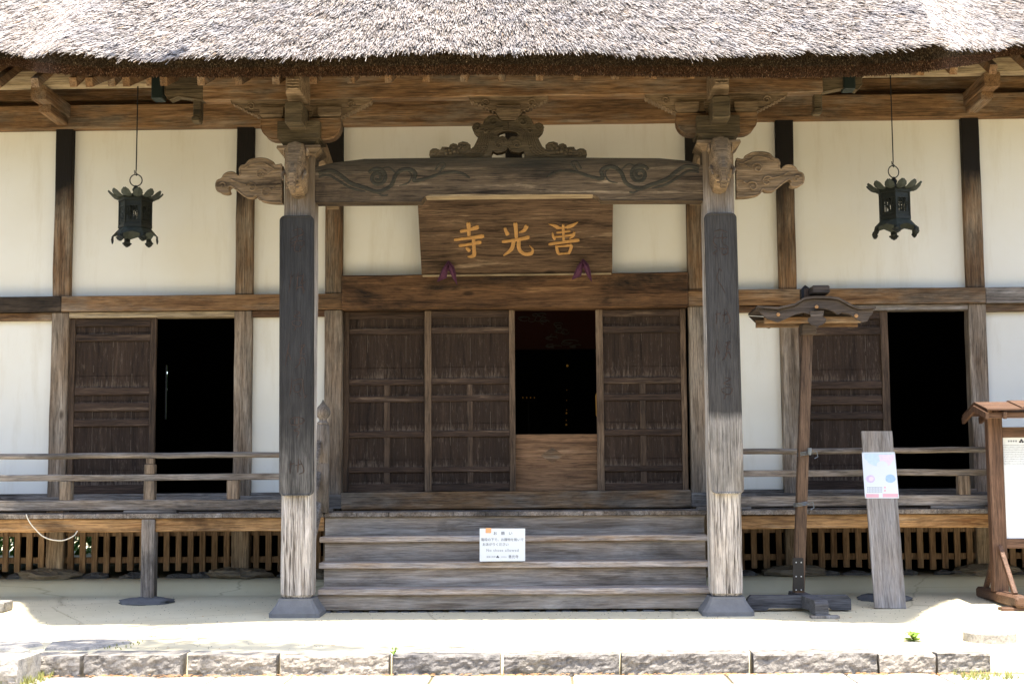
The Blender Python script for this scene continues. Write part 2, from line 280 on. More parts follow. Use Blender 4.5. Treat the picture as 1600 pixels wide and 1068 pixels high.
# ------------------------------------------------------------ mesh helpers
class MB:
    def __init__(s): s.v = []; s.f = []; s.w = []; s.smooth = False
    def add(s, vs, fs, w=None):
        n = len(s.v); s.v += [tuple(a) for a in vs]; s.f += [tuple(i+n for i in f) for f in fs]
        s.w += (list(w) if w is not None else [0.0]*len(vs)); return s
    def quad(s, a, b, c, d, w=None): return s.add([a, b, c, d], [(0, 1, 2, 3)], w)
    def box(s, x0, x1, y0, y1, z0, z1, ch=0.006, jit=0.0, axis=None, seg=0.25):
        dims = (x1-x0, y1-y0, z1-z0)
        if axis is None: axis = max(range(3), key=lambda i: abs(dims[i]))
        if isinstance(axis, str): axis = AX[axis]
        lo = (x0, y0, z0); hi = (x1, y1, z1)
        a, b = [i for i in range(3) if i != axis]
        ch = min(ch, 0.4*abs(dims[a]), 0.4*abs(dims[b]))
        n = max(1, int(abs(dims[axis])/seg)) if jit else 1
        ts = [0.0] + ([ch/abs(dims[axis])] if ch*2.5 < abs(dims[axis]) else []) + [i/n for i in range(1, n)] + ([1-ch/abs(dims[axis])] if ch*2.5 < abs(dims[axis]) else []) + [1.0]
        ts = sorted(set(ts)); rings = []
        for t in ts:
            k = ch*(0.0 if 0 < t < 1 else 0.8) if len(ts) > 2 else 0
            ja, jb = (random.uniform(-jit, jit), random.uniform(-jit, jit)) if 0 < t < 1 else (0, 0)
            A0, A1, B0, B1 = lo[a]+k+ja, hi[a]-k+ja, lo[b]+k+jb, hi[b]-k+jb
            ring = []
            for (p, q) in ((A0+ch, B0), (A1-ch, B0), (A1, B0+ch), (A1, B1-ch), (A1-ch, B1), (A0+ch, B1), (A0, B1-ch), (A0, B0+ch)):
                v = [0, 0, 0]; v[axis] = lo[axis]+t*dims[axis]; v[a] = p + random.uniform(-jit, jit)*0.3; v[b] = q + random.uniform(-jit, jit)*0.3
                ring.append(tuple(v))
            rings.append(ring)
        vs = [v for r in rings for v in r]; fs = []
        for i in range(len(rings)-1):
            for j in range(8):
                k = (j+1) % 8; fs.append((i*8+j, i*8+k, i*8+8+k, i*8+8+j))
        fs.append(tuple(range(8))); m = (len(rings)-1)*8; fs.append(tuple(range(m, m+8)))
        return s.add(vs, fs)
    def bar(s, p0, p1, w, h, ch=0.005, up=(0, 0, 1)):      # rectangular bar between two points
        p0 = Vector(p0); p1 = Vector(p1); d = (p1-p0).normalized(); u = Vector(up); r = d.cross(u).normalized(); u = r.cross(d).normalized()
        ring = [(-w/2+ch, -h/2), (w/2-ch, -h/2), (w/2, -h/2+ch), (w/2, h/2-ch), (w/2-ch, h/2), (-w/2+ch, h/2), (-w/2, h/2-ch), (-w/2, -h/2+ch)]
        vs = [p0+r*a+u*b for a, b in ring]+[p1+r*a+u*b for a, b in ring]
        fs = [(j, (j+1) % 8, 8+(j+1) % 8, 8+j) for j in range(8)]+[tuple(range(8)), tuple(range(8, 16))]
        return s.add(vs, fs)
    def tube(s, pts, r, n=8, cap=True):
        pts = [Vector(p) for p in pts]; rs = r if isinstance(r, (list, tuple)) else [r]*len(pts)
        vs = []; prev = None
        for i, p in enumerate(pts):
            d = (pts[min(i+1, len(pts)-1)]-pts[max(i-1, 0)])
            if d.length < 1e-9: d = Vector((0, 0, 1))
            d.normalize()
            a = Vector((0, 1, 0)) if prev is None else prev
            if abs(a.dot(d)) > 0.95: a = Vector((1, 0, 0.1))
            x = d.cross(a).normalized(); y = d.cross(x).normalized(); prev = x.cross(d).normalized() if False else a
            for k in range(n):
                th = 2*math.pi*k/n; vs.append(p+x*(math.cos(th)*rs[i])+y*(math.sin(th)*rs[i]))
        fs = []
        for i in range(len(pts)-1):
            for k in range(n):
                k2 = (k+1) % n; fs.append((i*n+k, i*n+k2, i*n+n+k2, i*n+n+k))
        if cap: fs.append(tuple(range(n))); fs.append(tuple(range((len(pts)-1)*n, len(pts)*n)))
        return s.add(vs, fs)
    def lathe(s, prof, c=(0, 0, 0), n=24, sx=1, sy=1):
        vs = []
        for r, z in prof:
            for k in range(n):
                th = 2*math.pi*k/n; vs.append((c[0]+r*sx*math.cos(th), c[1]+r*sy*math.sin(th), c[2]+z))
        fs = []
        for i in range(len(prof)-1):
            for k in range(n):
                k2 = (k+1) % n; fs.append((i*n+k, i*n+k2, i*n+n+k2, i*n+n+k))
        fs.append(tuple(range(n))); fs.append(tuple(range((len(prof)-1)*n, len(prof)*n)))
        return s.add(vs, fs)
    def extr(s, pts, y0, y1, rim=0.0):      # outline of (x,z) points extruded in y
        n = len(pts)
        tris = geometry.tessellate_polygon([[Vector((x, z, 0)) for x, z in pts]])
        vs = [(x, y0, z) for x, z in pts]+[(x, y1, z) for x, z in pts]
        fs = [tuple(t) for t in tris]+[tuple(i+n for i in t) for t in tris]+[(i, (i+1) % n, n+(i+1) % n, n+i) for i in range(n)]
        s.add(vs, fs)
        if rim:
            s.tube([(x, y0, z) for x, z in pts]+[(pts[0][0], y0, pts[0][1])], rim, 6, False)
        return s
    def blob(s, c, rx, ry, rz, n=10, jit=0.12, rock=0):
        vs = []; fs = []; m = n//2+1
        for i in range(m):
            ph = math.pi*i/(m-1)
            for k in range(n):
                th = 2*math.pi*k/n; j = 1+random.uniform(-jit, jit)
                if rock: j = 1+rock*(mnoise.noise(Vector((c[0]*7+1.8*math.cos(th), c[1]+1.8*math.sin(th), 1.5*ph)))+0.5*mnoise.noise(Vector((c[0]*3+5*math.cos(th), 5*math.sin(th), 4*ph))))
                vs.append((c[0]+rx*j*math.sin(ph)*math.cos(th), c[1]+ry*j*math.sin(ph)*math.sin(th), c[2]+rz*j*math.cos(ph)))
        for i in range(m-1):
            for k in range(n):
                k2 = (k+1) % n; fs.append((i*n+k, i*n+k2, i*n+n+k2, i*n+n+k))
        return s.add(vs, fs)
    def build(s, name, mat, parent=None, smooth=False):
        me = bpy.data.meshes.new(name); me.from_pydata(s.v, [], s.f); me.update()
        if any(s.w):
            a = me.attributes.new('wear', 'FLOAT', 'POINT'); a.data.foreach_set('value', s.w)
        bm = bmesh.new(); bm.from_mesh(me); bmesh.ops.recalc_face_normals(bm, faces=bm.faces); bm.to_mesh(me); bm.free()
        if smooth: me.polygons.foreach_set('use_smooth', [True]*len(me.polygons))
        me.materials.append(MATS[mat])
        o = bpy.data.objects.new(name, me); col.objects.link(o)
        if parent is not None:
            o.parent = parent; o.matrix_parent_inverse = world_of(parent).inverted()
        return o
def world_of(o):
    m = o.matrix_basis.copy()
    if o.parent: m = world_of(o.parent) @ o.matrix_parent_inverse @ m
    return m
def tag(o, label=None, cat=None, group=None, kind=None):
    if label: o['label'] = label
    if cat: o['category'] = cat
    if group: o['group'] = group
    if kind: o['kind'] = kind
    return o
def thing(name, label, cat, loc=(0, 0, 0), group=None, rz=0):
    o = bpy.data.objects.new(name, None); o.empty_display_size = 0.1; col.objects.link(o); o.location = loc; o.rotation_euler = (0, 0, rz)
    return tag(o, label, cat, group)
def spiral(cx, cz, r, turns, y, d=1, a0=0.0, n=26):
    return [(cx+d*r*(1-0.85*i/n)*math.cos(a0+turns*2*math.pi*i/n), y, cz+r*(1-0.85*i/n)*math.sin(a0+turns*2*math.pi*i/n)) for i in range(n+1)]
def smooth_pts(pts, k=5):
    out = []; n = len(pts)
    for i in range(n-1):
        p0, p1, p2, p3 = [np.array(pts[max(0, min(n-1, j))], float) for j in (i-1, i, i+1, i+2)]
        for j in range(k):
            t = j/k; out.append(tuple(0.5*((2*p1)+(-p0+p2)*t+(2*p0-5*p1+4*p2-p3)*t*t+(-p0+3*p1-3*p2+p3)*t**3)))
    out.append(tuple(pts[-1])); return out
def text_mesh(name, body, size, mat, parent, M, ext=0.0006, align='CENTER', spacing=1.0, sx=1.0):
    c = bpy.data.curves.new(name, 'FONT'); c.body = body; c.size = size; c.extrude = ext; c.align_x = align; c.align_y = 'CENTER'; c.space_character = spacing
    o = bpy.data.objects.new(name, c); col.objects.link(o)
    dg = bpy.context.evaluated_depsgraph_get(); me = bpy.data.meshes.new_from_object(o.evaluated_get(dg)); bpy.data.objects.remove(o)
    me.transform(M @ Matrix.Diagonal((sx, 1, 1, 1))); me.materials.clear(); me.materials.append(MATS[mat])
    q = bpy.data.objects.new(name, me); col.objects.link(q); q.parent = parent; q.matrix_parent_inverse = world_of(parent).inverted()
    return q
# ------------------------------------------------------------ ground
def strip(name, xs, prof, mat, jz=0.0):
    m = MB(); vs = []; fs = []; n = len(prof)
    for x in xs:
        for (y, z) in prof: vs.append((x, y, z+(random.uniform(-jz, jz) if jz else 0)))
    for i in range(len(xs)-1):
        for j in range(n-1): fs.append((i*n+j, i*n+j+1, i*n+n+j+1, i*n+n+j))
    m.add(vs, fs); return m.build(name, mat, None, True)
ZL = -0.195
g = strip('ground', [-300, -20, -9, 9, 20, 300], [(-300, ZL-0.02), (-20, ZL-0.01), (-9, ZL-0.004), (-4.0, ZL-0.004), (8, ZL-0.004), (20, ZL), (300, ZL)], 'gravel'); tag(g, kind='structure')
terr = strip('terrace_ground', [-12+0.5*i for i in range(49)], [(-4.16, -0.30), (-4.13, -0.052), (-3.9, -0.047), (-3.2, -0.03), (-2.1, 0.0), (-1.5, 0.015), (-0.9, 0.035), (-0.42, 0.05), (-0.38, 0.06), (-0.34, 0.10), (-0.30, 0.155), (-0.24, 0.19), (-0.12, 0.20), (0.6, 0.20), (1.2, 0.0), (14, 0.0)], 'earth')
tag(terr, kind='structure')
def gz(Y): return float(np.interp(Y, [-4.13, -3.2, -2.1, -1.5, -0.9, -0.42], [-0.052, -0.03, 0, 0.015, 0.035, 0.05]))
# paving in front of the kerb
pv = MB(); x = -5.0; yy = -4.30
for row in range(4):
    x = -6.0-random.uniform(0, 0.6)
    d = random.uniform(0.45, 0.6)
    while x < 3.95:
        wd = random.uniform(0.5, 1.1); nseg = 5
        z = ZL+0.012+random.uniform(-0.004, 0.004)
        pv.box(x+0.008, min(x+wd-0.008, 3.99), yy-d+0.008, yy-0.006, ZL-0.05, z, 0.012, 0.004, 'x', 0.12)
        x += wd
    yy -= d
tag(pv.build('stone_path', 'paving'), kind='structure')
# kerb stones
jx = [-60, 30, 130, 287, 433, 610, 783, 970, 1175, 1372, 1464, 1551]
klab = ['rough kerb block at the far left, cut off by the frame', 'pale rough kerb block beside the grass tuft at the left corner', 'long rough kerb block right of the mossy gap at left', 'cracked grey kerb block before the left porch pillar side',
        'grey kerb block just below the left porch pillar', 'kerb block with the green sprout at its left joint', 'kerb block below the paper notice on the steps', 'long kerb block right of centre with yellow lichen streak', 'kerb block below the wooden stand at right, with a small chip',
        'short kerb block below the leaning plank', 'last kerb block at right with grass at its foot']
def kerb_block(x0, x1, y0, y1, z0, z1, nx=None):
    nx = nx or max(4, int((x1-x0)/0.018)); prof = []
    m = MB(); nf = 11; nt = 5
    loop = [(y0, z0+(z1-0.012-z0)*j/nf) for j in range(nf+1)]+[(y0+0.012+(y1-y0-0.012)*j/nt, z1) for j in range(nt+1)]
    vs = []; L = len(loop)
    sd = random.uniform(0, 50)
    from mathutils import noise as mn
    for i in range(nx+1):
        x = x0+(x1-x0)*i/nx
        for j, (y, z) in enumerate(loop):
            dn = mn.noise(Vector((x*9+sd, y*9, z*14)))*0.014+mn.noise(Vector((x*30+sd, y*30, z*45)))*0.012+mn.noise(Vector((x*2.2+sd, y, z*3)))*0.012
            if j <= nf: vs.append((x, y+dn+0.006, z+dn*0.3))
            else: vs.append((x, y, z+dn*0.22))
    fs = [(i*L+j, i*L+j+1, (i+1)*L+j+1, (i+1)*L+j) for i in range(nx) for j in range(L-1)]
    b = len(vs); vs += [(x0, y1, z0), (x1, y1, z0)]
    fs.append(tuple(range(L))+(b,)); fs.append(tuple(range(nx*L, nx*L+L))+(b+1,))
    m.add(vs, fs); return m
for i in range(len(jx)-1):
    a = PX(jx[i], 1032, -4.3)+0.012; b = PX(jx[i+1], 1032, -4.3)-0.012
    m = kerb_block(a+random.uniform(-0.006, 0.01), b-random.uniform(-0.006, 0.01), -4.30+random.uniform(-0.025, 0.02), -4.02, ZL-0.03, -0.050+random.uniform(-0.006, 0.008))
    tag(m.build('kerb_stone', 'kerbstone', None, False), klab[i], 'kerb stone', 'stone kerb blocks along the terrace edge')
# ------------------------------------------------------------ the hall
hall = thing('temple_hall', 'white plastered timber temple hall with thatched roof and front porch', 'temple', (0, 0, 0))
def part(mb, name, mat, label=None, smooth=False, parent=None):
    o = mb.build(name, mat, parent or hall, smooth)
    if label: o['label'] = label
    return o
XA, XB, XC = 4.5865, 2.7298, 1.82
ZT, ZN0, ZN1, ZF = 4.7326, 2.854, 3.0126, 0.852
PWX = 0.087
# posts
for sx in (-1, 1):
    for X, nm in ((XA, 'a'), (XB, 'b'), (XC, 'c')):
        m = MB(); w_ = PWX
        m.box(sx*X-w_, sx*X+w_, -0.045, 0.12, ZN1+0.002, ZT+0.05, 0.008, 0.003, 'z')
        part(m, 'wall_post', 'post_z')
        m = MB(); m.box(sx*X-w_, sx*X+w_, -0.045, 0.12, 0.275, ZN0-0.002, 0.008, 0.003, 'z')
        o = part(m, 'wall_post', 'postgrey_z')
        m = MB(); m.blob((sx*X-0.03, -0.03, 0.235), 0.30 if X > 2 else 0.22, 0.2, 0.062, 28, 0, 0.35); part(m, 'post_footing', 'footstone')
    m = MB(); X = sx*6.45; m.box(X-PWX, X+PWX, -0.045, 0.12, 0.275, ZT+0.05, 0.008, 0.003, 'z'); part(m, 'wall_post', 'postgrey_z')
m = MB(); m.box(-0.085, 0.085, -0.03, 0.12, 3.197, ZT+0.05, 0.008, 0.002, 'z'); part(m, 'wall_post', 'post_z')
# plaster
def pl(x0, x1, z0, z1):
    m = MB(); m.box(x0, x1, 0.03, 0.10, z0, z1, 0.002); part(m, 'plaster_wall', 'plaster')
e = PWX
for sx in (-1, 1):
    def rg(a, b): return (a, b) if sx > 0 else (-b, -a)
    pl(*rg(XA+e, 6.37), ZN1, ZT); pl(*rg(XB+e, XA-e), ZN1, ZT); pl(*rg(XC+e, XB-e), ZN1, ZT); pl(*rg(0.085, XC-e), 3.19, ZT)
    pl(*rg(XA+e, 6.37), 1.035, 2.775); pl(*rg(6.54, 9.4), 1.035, 2.775); pl(*rg(6.54, 9.4), ZN1, ZT); pl(*rg(XC+e, XB-e), 1.035, 2.79)
# top plate, upper board, nageshi
m = MB(); m.box(-9.5, 9.5, -0.10, 0.12, ZT, 4.976, 0.01, 0.003, 'x', 0.4); part(m, 'top_plate', 'aged_x')
m = MB(); m.box(-9.5, 9.5, 0.05, 0.12, 4.979, 6.2, 0.005); part(m, 'upper_board', 'wall_board')
m = MB(); m.box(-9.5, 9.5, -0.01, 0.046, 5.04, 5.16, 0.005); part(m, 'upper_board', 'aged_x')
for sx in (-1, 1):
    def rg(a, b): return (a, b) if sx > 0 else (-b, -a)
    a, b = rg(XC-0.09 if sx > 0 else XC-0.09, XA-0.02 if sx < 0 else XA+0.08)
    m = MB(); m.box(a, b, -0.075, -0.047, ZN0, ZN1, 0.005, 0.002, 'x', 0.4); part(m, 'wall_beam', 'aged_x')
    a, b = rg((XA-0.018) if sx < 0 else XA+0.082, 9.4); m = MB(); m.box(a, b, -0.073, -0.047, ZN0, ZN1, 0.005, 0.002, 'x', 0.4)
    part(m, 'wall_beam', 'black_x' if sx < 0 else 'grey_x', 'blackened end section of the wall beam' if sx < 0 else None)
    m = MB(); m.box(*rg(XB+e+0.001, XA-e-0.001), -0.036, 0.12, 2.795, ZN0-0.002, 0.004); part(m, 'door_header', 'light_x' if sx < 0 else 'grey_x')
    m = MB(); m.box(*rg(XA+e+0.001, 9.4), -0.03, 0.029, 2.776, ZN0-0.002, 0.004, 0.002); part(m, 'wall_rail', 'aged_x')
    m = MB(); m.box(*rg(XC+e+0.001, XB-e-0.001), -0.03, 0.12, 2.791, ZN0-0.002, 0.004, 0.002); part(m, 'wall_rail', 'wall_board')
    m = MB(); m.box(*rg(XC+e+0.001, 9.4), -0.12, -0.048, 0.862, 1.00, 0.006, 0.002, 'x', 0.4); part(m, 'sill_beam', 'grey_x')
    m = MB(); m.box(*rg(XB+e+0.001, XA-e-0.001), -0.10, 0.12, 1.001, 1.03, 0.004); part(m, 'door_sill', 'grey_x')
    m = MB(); m.box(*rg(XA+e+0.001, 9.4), -0.02, 0.029, 0.862, 1.034, 0.004); part(m, 'wall_rail', 'grey_x')
    m = MB(); m.box(*rg(XC+e+0.001, XB-e-0.001), -0.02, 0.12, 0.862, 1.034, 0.004); part(m, 'wall_rail', 'grey_x')
    m = MB(); m.box(*rg(XC-0.10, XC+0.09), -0.13, -0.048, 0.87, 1.01, 0.006); part(m, 'post_foot_block', 'grey_x')
m = MB(); m.box(-1.73, 1.73, -0.10, 0.12, 2.842, 3.192, 0.012, 0.003, 'x', 0.4); part(m, 'lintel', 'center_x')
m = MB(); m.box(-1.72, 1.72, -0.14, 0.16, 0.862, 1.034, 0.012, 0.004, 'x', 0.4); part(m, 'door_sill', 'aged_x')
# ---- doors
def door(xl, xr, z0, z1, Y, rails, mull=None, sw=0.062, sw2=None, boards=4, lightstile=False, lab=None):
    """rails: list of (zlo,zhi) low to high, spanning the door; mull: (xm, width, zlo, zhi)"""
    sw2 = sw2 or sw
    m = MB(); zs = [z0]+[r for rr in rails for r in rr]+[z1]
    xi0, xi1 = xl+sw, xr-sw2
    cells = [(rails[i][1], rails[i+1][0]) for i in range(len(rails)-1)]
    for (a, b) in cells:
        nb = boards; xs = [xi0-0.01+(xi1-xi0+0.02)*k/nb for k in range(nb+1)]
        for k in range(nb):
            dy = random.uniform(0, 0.004)
            zz = [a, a+(b-a)*0.25, b]
            for q in range(2):
                w0 = (1.0, 0.75)[q]; w1 = (0.75, 0.0)[q]
                m.quad((xs[k]+0.0015, Y+0.022+dy, zz[q]-0.002), (xs[k+1]-0.0015, Y+0.022+dy, zz[q]-0.002), (xs[k+1]-0.0015, Y+0.022+dy, zz[q+1]+0.002), (xs[k]+0.0015, Y+0.022+dy, zz[q+1]+0.002), [w0, w0, w1, w1])
    m.box(xi0-0.012, xi1+0.012, Y+0.028, Y+0.036, z0, z1, 0.001)
    d = part(m, 'sliding_door', 'door_z', lab)
    jm = MB()
    for k in range(1, boards):
        xj = xi0-0.01+(xi1-xi0+0.02)*k/boards; z_ = z0+0.03
        while z_ < z1-0.05:
            l_ = random.uniform(0.05, 0.35)
            if random.random() < 0.62: jm.box(xj-0.0022, xj+0.0018, Y+0.0195, Y+0.0215, z_, min(z_+l_, z1-0.03), 0.0005)
            z_ += l_+random.uniform(0.01, 0.2)
    if jm.v: part(jm, 'board_joints', 'jointworn', parent=d)
    for xa, xb in ((xl, xl+sw), (xr-sw2, xr)):
        f = MB(); f.box(xa, xb, Y-0.004, Y+0.038, z0, z1, 0.004, 0.0015, 'z')
        part(f, 'door_stile', 'doorstile_z' if lightstile else 'doorframe_z', parent=d)
    for a, b in rails:
        f = MB(); f.box(xi0+0.0005, xi1-0.0005, Y+0.001, Y+0.036, a, b, 0.005, 0.0015, 'x'); part(f, 'door_rail', 'doorframe_x', parent=d)
    if mull:
        for (a, b) in cells:
            if a >= mull[2]-0.01 and b <= mull[3]+0.02:
                f = MB(); f.box(mull[0]-mull[1]/2, mull[0]+mull[1]/2, Y+0.004, Y+0.035, a+0.0005, b-0.0005, 0.004, 0, 'z')
                part(f, 'door_mullion', 'doorframe_z', parent=d)
    return d
zz = lambda y: PZ(735, y, 0.02)
r2 = [(zz(767), zz(754.5)), (zz(737), zz(728.5)), (zz(682), zz(672)), (zz(626.5), zz(617)), (zz(600), zz(590.5)), (zz(520.5), zz(511)), (zz(495.7), zz(485))]
X2 = lambda px: PX(px, 620, 0.02)
door(X2(664), X2(805), r2[0][0], r2[-1][1], 0.0, r2, (X2(734.5), 0.055, r2[0][1], r2[4][0]), 0.066, 0.058, lightstile=True, lab='front sliding door left of the opening')
door(-1.73, X2(670), r2[0][0], r2[-1][1], 0.055, r2, (X2(604), 0.06, r2[0][1], r2[4][0]), 0.055, 0.05, boards=4, lab='rear sliding door at far left of the centre bay, darker')
zz3 = lambda y: PZ(1003, y, 0.02)
r3 = [(zz3(766), zz3(754)), (zz3(736), zz3(727)), (zz3(680), zz3(670)), (zz3(625.6), zz3(615)), (zz3(599), zz3(589)), (zz3(520), zz3(509)), (zz3(494), zz3(483))]
door(X2(932), X2(1073), r3[0][0], r3[-1][1], 0.0, r3, (X2(1004), 0.06, r3[0][1], r3[4][0]), 0.07, 0.055, lightstile=True, lab='sliding door right of the opening')
zl = lambda y: PZ(180, y, 0.02); XL = lambda px: PX(px, 620, 0.02)
rl = [(1.032, zl(757)), (zl(666), zl(655)), (zl(642), zl(629)), (zl(617), zl(605)), (zl(533), zl(522)), (zl(510), 2.793)]
door(-XA+e, XL(243.5), 1.032, 2.793, 0.0, rl, None, 0.06, 0.06, boards=4, lab='left bay sliding door, half open')
zr = lambda y: PZ(1330, y, 0.02)
rr_ = [(1.032, zr(750)), (zr(655), zr(644)), (zr(632), zr(618)), (zr(607), zr(595)), (zr(523), zr(511)), (zr(499), 2.793)]
dr = door(XB+e, XL(1390), 1.032, 2.793, 0.0, rr_, None, 0.05, 0.075, boards=5, lab='right bay sliding door, half open, blackish')
# dark interior and its fittings
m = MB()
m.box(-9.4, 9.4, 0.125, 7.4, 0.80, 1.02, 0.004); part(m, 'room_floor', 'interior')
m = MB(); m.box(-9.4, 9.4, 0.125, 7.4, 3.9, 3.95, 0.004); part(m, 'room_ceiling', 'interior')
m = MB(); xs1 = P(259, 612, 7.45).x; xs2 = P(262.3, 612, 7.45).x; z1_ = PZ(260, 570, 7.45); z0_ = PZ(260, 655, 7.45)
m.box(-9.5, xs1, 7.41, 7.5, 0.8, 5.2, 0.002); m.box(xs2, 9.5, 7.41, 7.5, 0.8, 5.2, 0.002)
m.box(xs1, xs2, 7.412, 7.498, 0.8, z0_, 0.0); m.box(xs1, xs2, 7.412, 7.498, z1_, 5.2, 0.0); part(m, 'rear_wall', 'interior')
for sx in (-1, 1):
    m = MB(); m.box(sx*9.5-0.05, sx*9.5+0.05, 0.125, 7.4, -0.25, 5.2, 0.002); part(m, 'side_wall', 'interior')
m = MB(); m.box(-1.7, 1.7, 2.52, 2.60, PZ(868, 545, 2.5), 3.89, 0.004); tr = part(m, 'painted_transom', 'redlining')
m = MB()
for (cx, cy, wx, wy) in ((826, 498, 18, 6), (846, 500, 14, 7), (870, 508, 14, 5), (878, 518, 20, 6), (866, 526, 16, 5), (884, 535, 24, 5), (862, 540, 18, 4), (900, 541, 12, 3), (840, 492, 14, 4)):
    c = P(cx, cy, 2.51); k = 2222/16.67
    for j in range(3):
        ox, oz = random.uniform(-0.5, 0.5)*wx/k, random.uniform(-0.5, 0.5)*wy/k
        m.tube([(c.x+ox+a*wx/k*0.5*(1-0.2*j), 2.512, c.z+oz+b*wy/k*0.5) for a, b in [(math.cos(q*0.55+j), math.sin(q*0.55+j)) for q in range(9)]], 0.007, 5)
part(m, 'painted_cloud', 'cloudpaint', parent=tr)
m = MB(); m.box(X2(797), X2(941), 0.10, 0.124, 1.036, PZ(868, 678, 0.11), 0.004); bo = part(m, 'threshold_board', 'inner_x', 'plain low board with a carved diamond across the open doorway')
m = MB(); c = P(863, 711, 0.098); k = 157
m.add([(c.x-18/k, 0.097, c.z), (c.x, 0.094, c.z-12.5/k), (c.x+18/k, 0.097, c.z), (c.x, 0.094, c.z+12.5/k), (c.x-18/k, 0.11, c.z), (c.x, 0.11, c.z-12.5/k), (c.x+18/k, 0.11, c.z), (c.x, 0.11, c.z+12.5/k)], [(0, 1, 2, 3), (0, 1, 5, 4), (1, 2, 6, 5), (2, 3, 7, 6), (3, 0, 4, 7)])
part(m, 'diamond_inlay', 'aged_x', parent=bo)
# altar fittings inside
al = thing('altar_pendant', 'thin hanging gilt pendant with painted glint glow in the dark doorway', 'ornament', (PX(885, 665, 4.0), 4.0, PZ(885, 668, 4.0)))
m = MB()
top = P(886, 572, 4.0); bot = P(884, 664, 4.0)
m.tube([tuple(P(885, 487, 4.0)), tuple(bot)], 0.003, 5); m.build('cord', 'iron', al)
for y, r in ((571, 0.016), (609, 0.007), (625, 0.007), (640, 0.008), (645, 0.012), (656, 0.008), (663, 0.013)):
    c = P(885.5+random.uniform(-1, 1), y, 4.0); m = MB(); m.lathe([(0.002, -r), (r*0.8, -r*0.6), (r, 0), (r*0.6, r*0.7), (0.002, r)], tuple(c), 8); m.build('bead', 'gold_glint', al)
cl = thing('candle_stand', 'small row of gilt candle cups with painted glint glow inside the dark doorway at left', 'candle stand', tuple(P(826, 628, 4.2)))
m = MB(); m.bar(P(815, 626, 4.2), P(838, 626, 4.2), 0.02, 0.015); c = P(826, 628, 4.2)
m.tube([(c.x, 4.2, c.z), (c.x, 4.2, 1.02)], 0.012, 6); m.build('bracket', 'iron', cl)
for x in (817, 823, 829, 835):
    c = P(x, 621, 4.2); m = MB(); m.lathe([(0.003, -0.01), (0.007, 0.0), (0.006, 0.01), (0.002, 0.012)], tuple(c), 8); m.build('candle_cup', 'gold_glint', cl)  # cups glow faintly as painted glints, not as lit candles
lt = thing('paper_lantern', 'glowing amber paper lantern just inside the centre doorway', 'lantern', tuple(P(933, 650, 2.0)))
c = P(931, 632, 2.0); m = MB(); m.lathe([(0.05, -0.19), (0.085, -0.12), (0.09, 0.1), (0.06, 0.19)], (c.x+0.085, 2.0, c.z), 14); m.build('lamp_shade', 'lampglow', lt, True)
m = MB(); m.tube([(c.x+0.035, 2.0, c.z-0.19), (c.x+0.035, 2.0, 1.02)], 0.012, 6); m.lathe([(0.1, 1.02), (0.09, 1.05), (0.01, 1.06)], (c.x+0.035, 2.0, 0), 12); m.build('lamp_stem', 'iron', lt)
# ---- under-floor lattice between posts
def lattice(x0, x1, n):
    m = MB(); m.box(x0, x1, 0.03, 0.07, 0.61, 0.74, 0.004); m.box(x0, x1, 0.03, 0.065, 0.345, 0.405, 0.004)
    for i in range(n):
        x = x0+(x1-x0)*(i+0.5)/n; wd = 0.029+random.uniform(-0.002, 0.002)
        m.box(x-wd, x+wd, 0.0, 0.029, 0.255+random.uniform(-0.012, 0.02), 0.735, 0.003)
    part(m, 'skirt_lattice', 'underlat')
MATS['underlat'] = wood('skirt lattice timber', 'z', (0.12, 0.07, 0.04), (0.26, 0.165, 0.095), (0.36, 0.25, 0.155), 0.3, seed=41, knots=False)
for sx in (-1, 1):
    for a, b, n in ((XB+e, XA-e, 14), (XC+e, XB-e, 6), (XA+e, 6.36, 14)):
        lattice(*((a, b) if sx > 0 else (-b, -a)), n)
m = MB()
xg0, xg1 = P(22, 850, 7.3).x, P(32, 850, 7.3).x; xh0, xh1 = P(112, 860, 7.3).x, P(152, 860, 7.3).x
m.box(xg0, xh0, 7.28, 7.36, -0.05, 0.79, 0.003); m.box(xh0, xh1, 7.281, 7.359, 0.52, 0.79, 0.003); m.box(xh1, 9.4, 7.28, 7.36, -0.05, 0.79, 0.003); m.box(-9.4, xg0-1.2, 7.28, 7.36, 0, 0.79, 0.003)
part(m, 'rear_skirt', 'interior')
# row of stones under the lattice
for i in range(46):
    x = -6.0+12*i/45+random.uniform(-0.06, 0.06)
    if abs(x) < 1.8: continue
    m = MB(); m.blob((x, 0.0, 0.205), random.uniform(0.09, 0.15), 0.10, random.uniform(0.03, 0.05), 20, 0, 0.4); part(m, 'plinth_stone', 'darkstone')
# ---- veranda
VE = -0.95
for sx in (-1, 1):
    x0, x1 = (1.80, 9.0) if sx > 0 else (-9.0, -1.76)
    k = 0
    m = MB(); xx = x0
    while xx < x1-0.02:
        w_ = min(0.30+random.uniform(-0.02, 0.02), x1-xx); m.box(xx+0.001, xx+w_-0.001, VE+random.uniform(-0.004, 0.004), -0.122, ZF-0.042, ZF+random.uniform(-0.0015, 0.0015), 0.003, 0, 'y'); xx += w_
    part(m, 'veranda_floor', 'grey_y')
    m = MB(); m.box(x0, x1, VE+0.03, VE+0.13, 0.682, ZF-0.045, 0.008, 0.003, 'x', 0.3); part(m, 'edge_beam', 'tan_x')
m = MB(); xx = -1.755
while xx < 1.78:
    w_ = min(0.30+random.uniform(-0.004, 0.004), 1.795-xx); m.box(xx+0.0015, xx+w_-0.0015, VE+random.uniform(-0.003, 0.003), -0.142, ZF-0.040, ZF, 0.003, 0, 'y'); xx += w_
part(m, 'veranda_floor', 'grey_y')
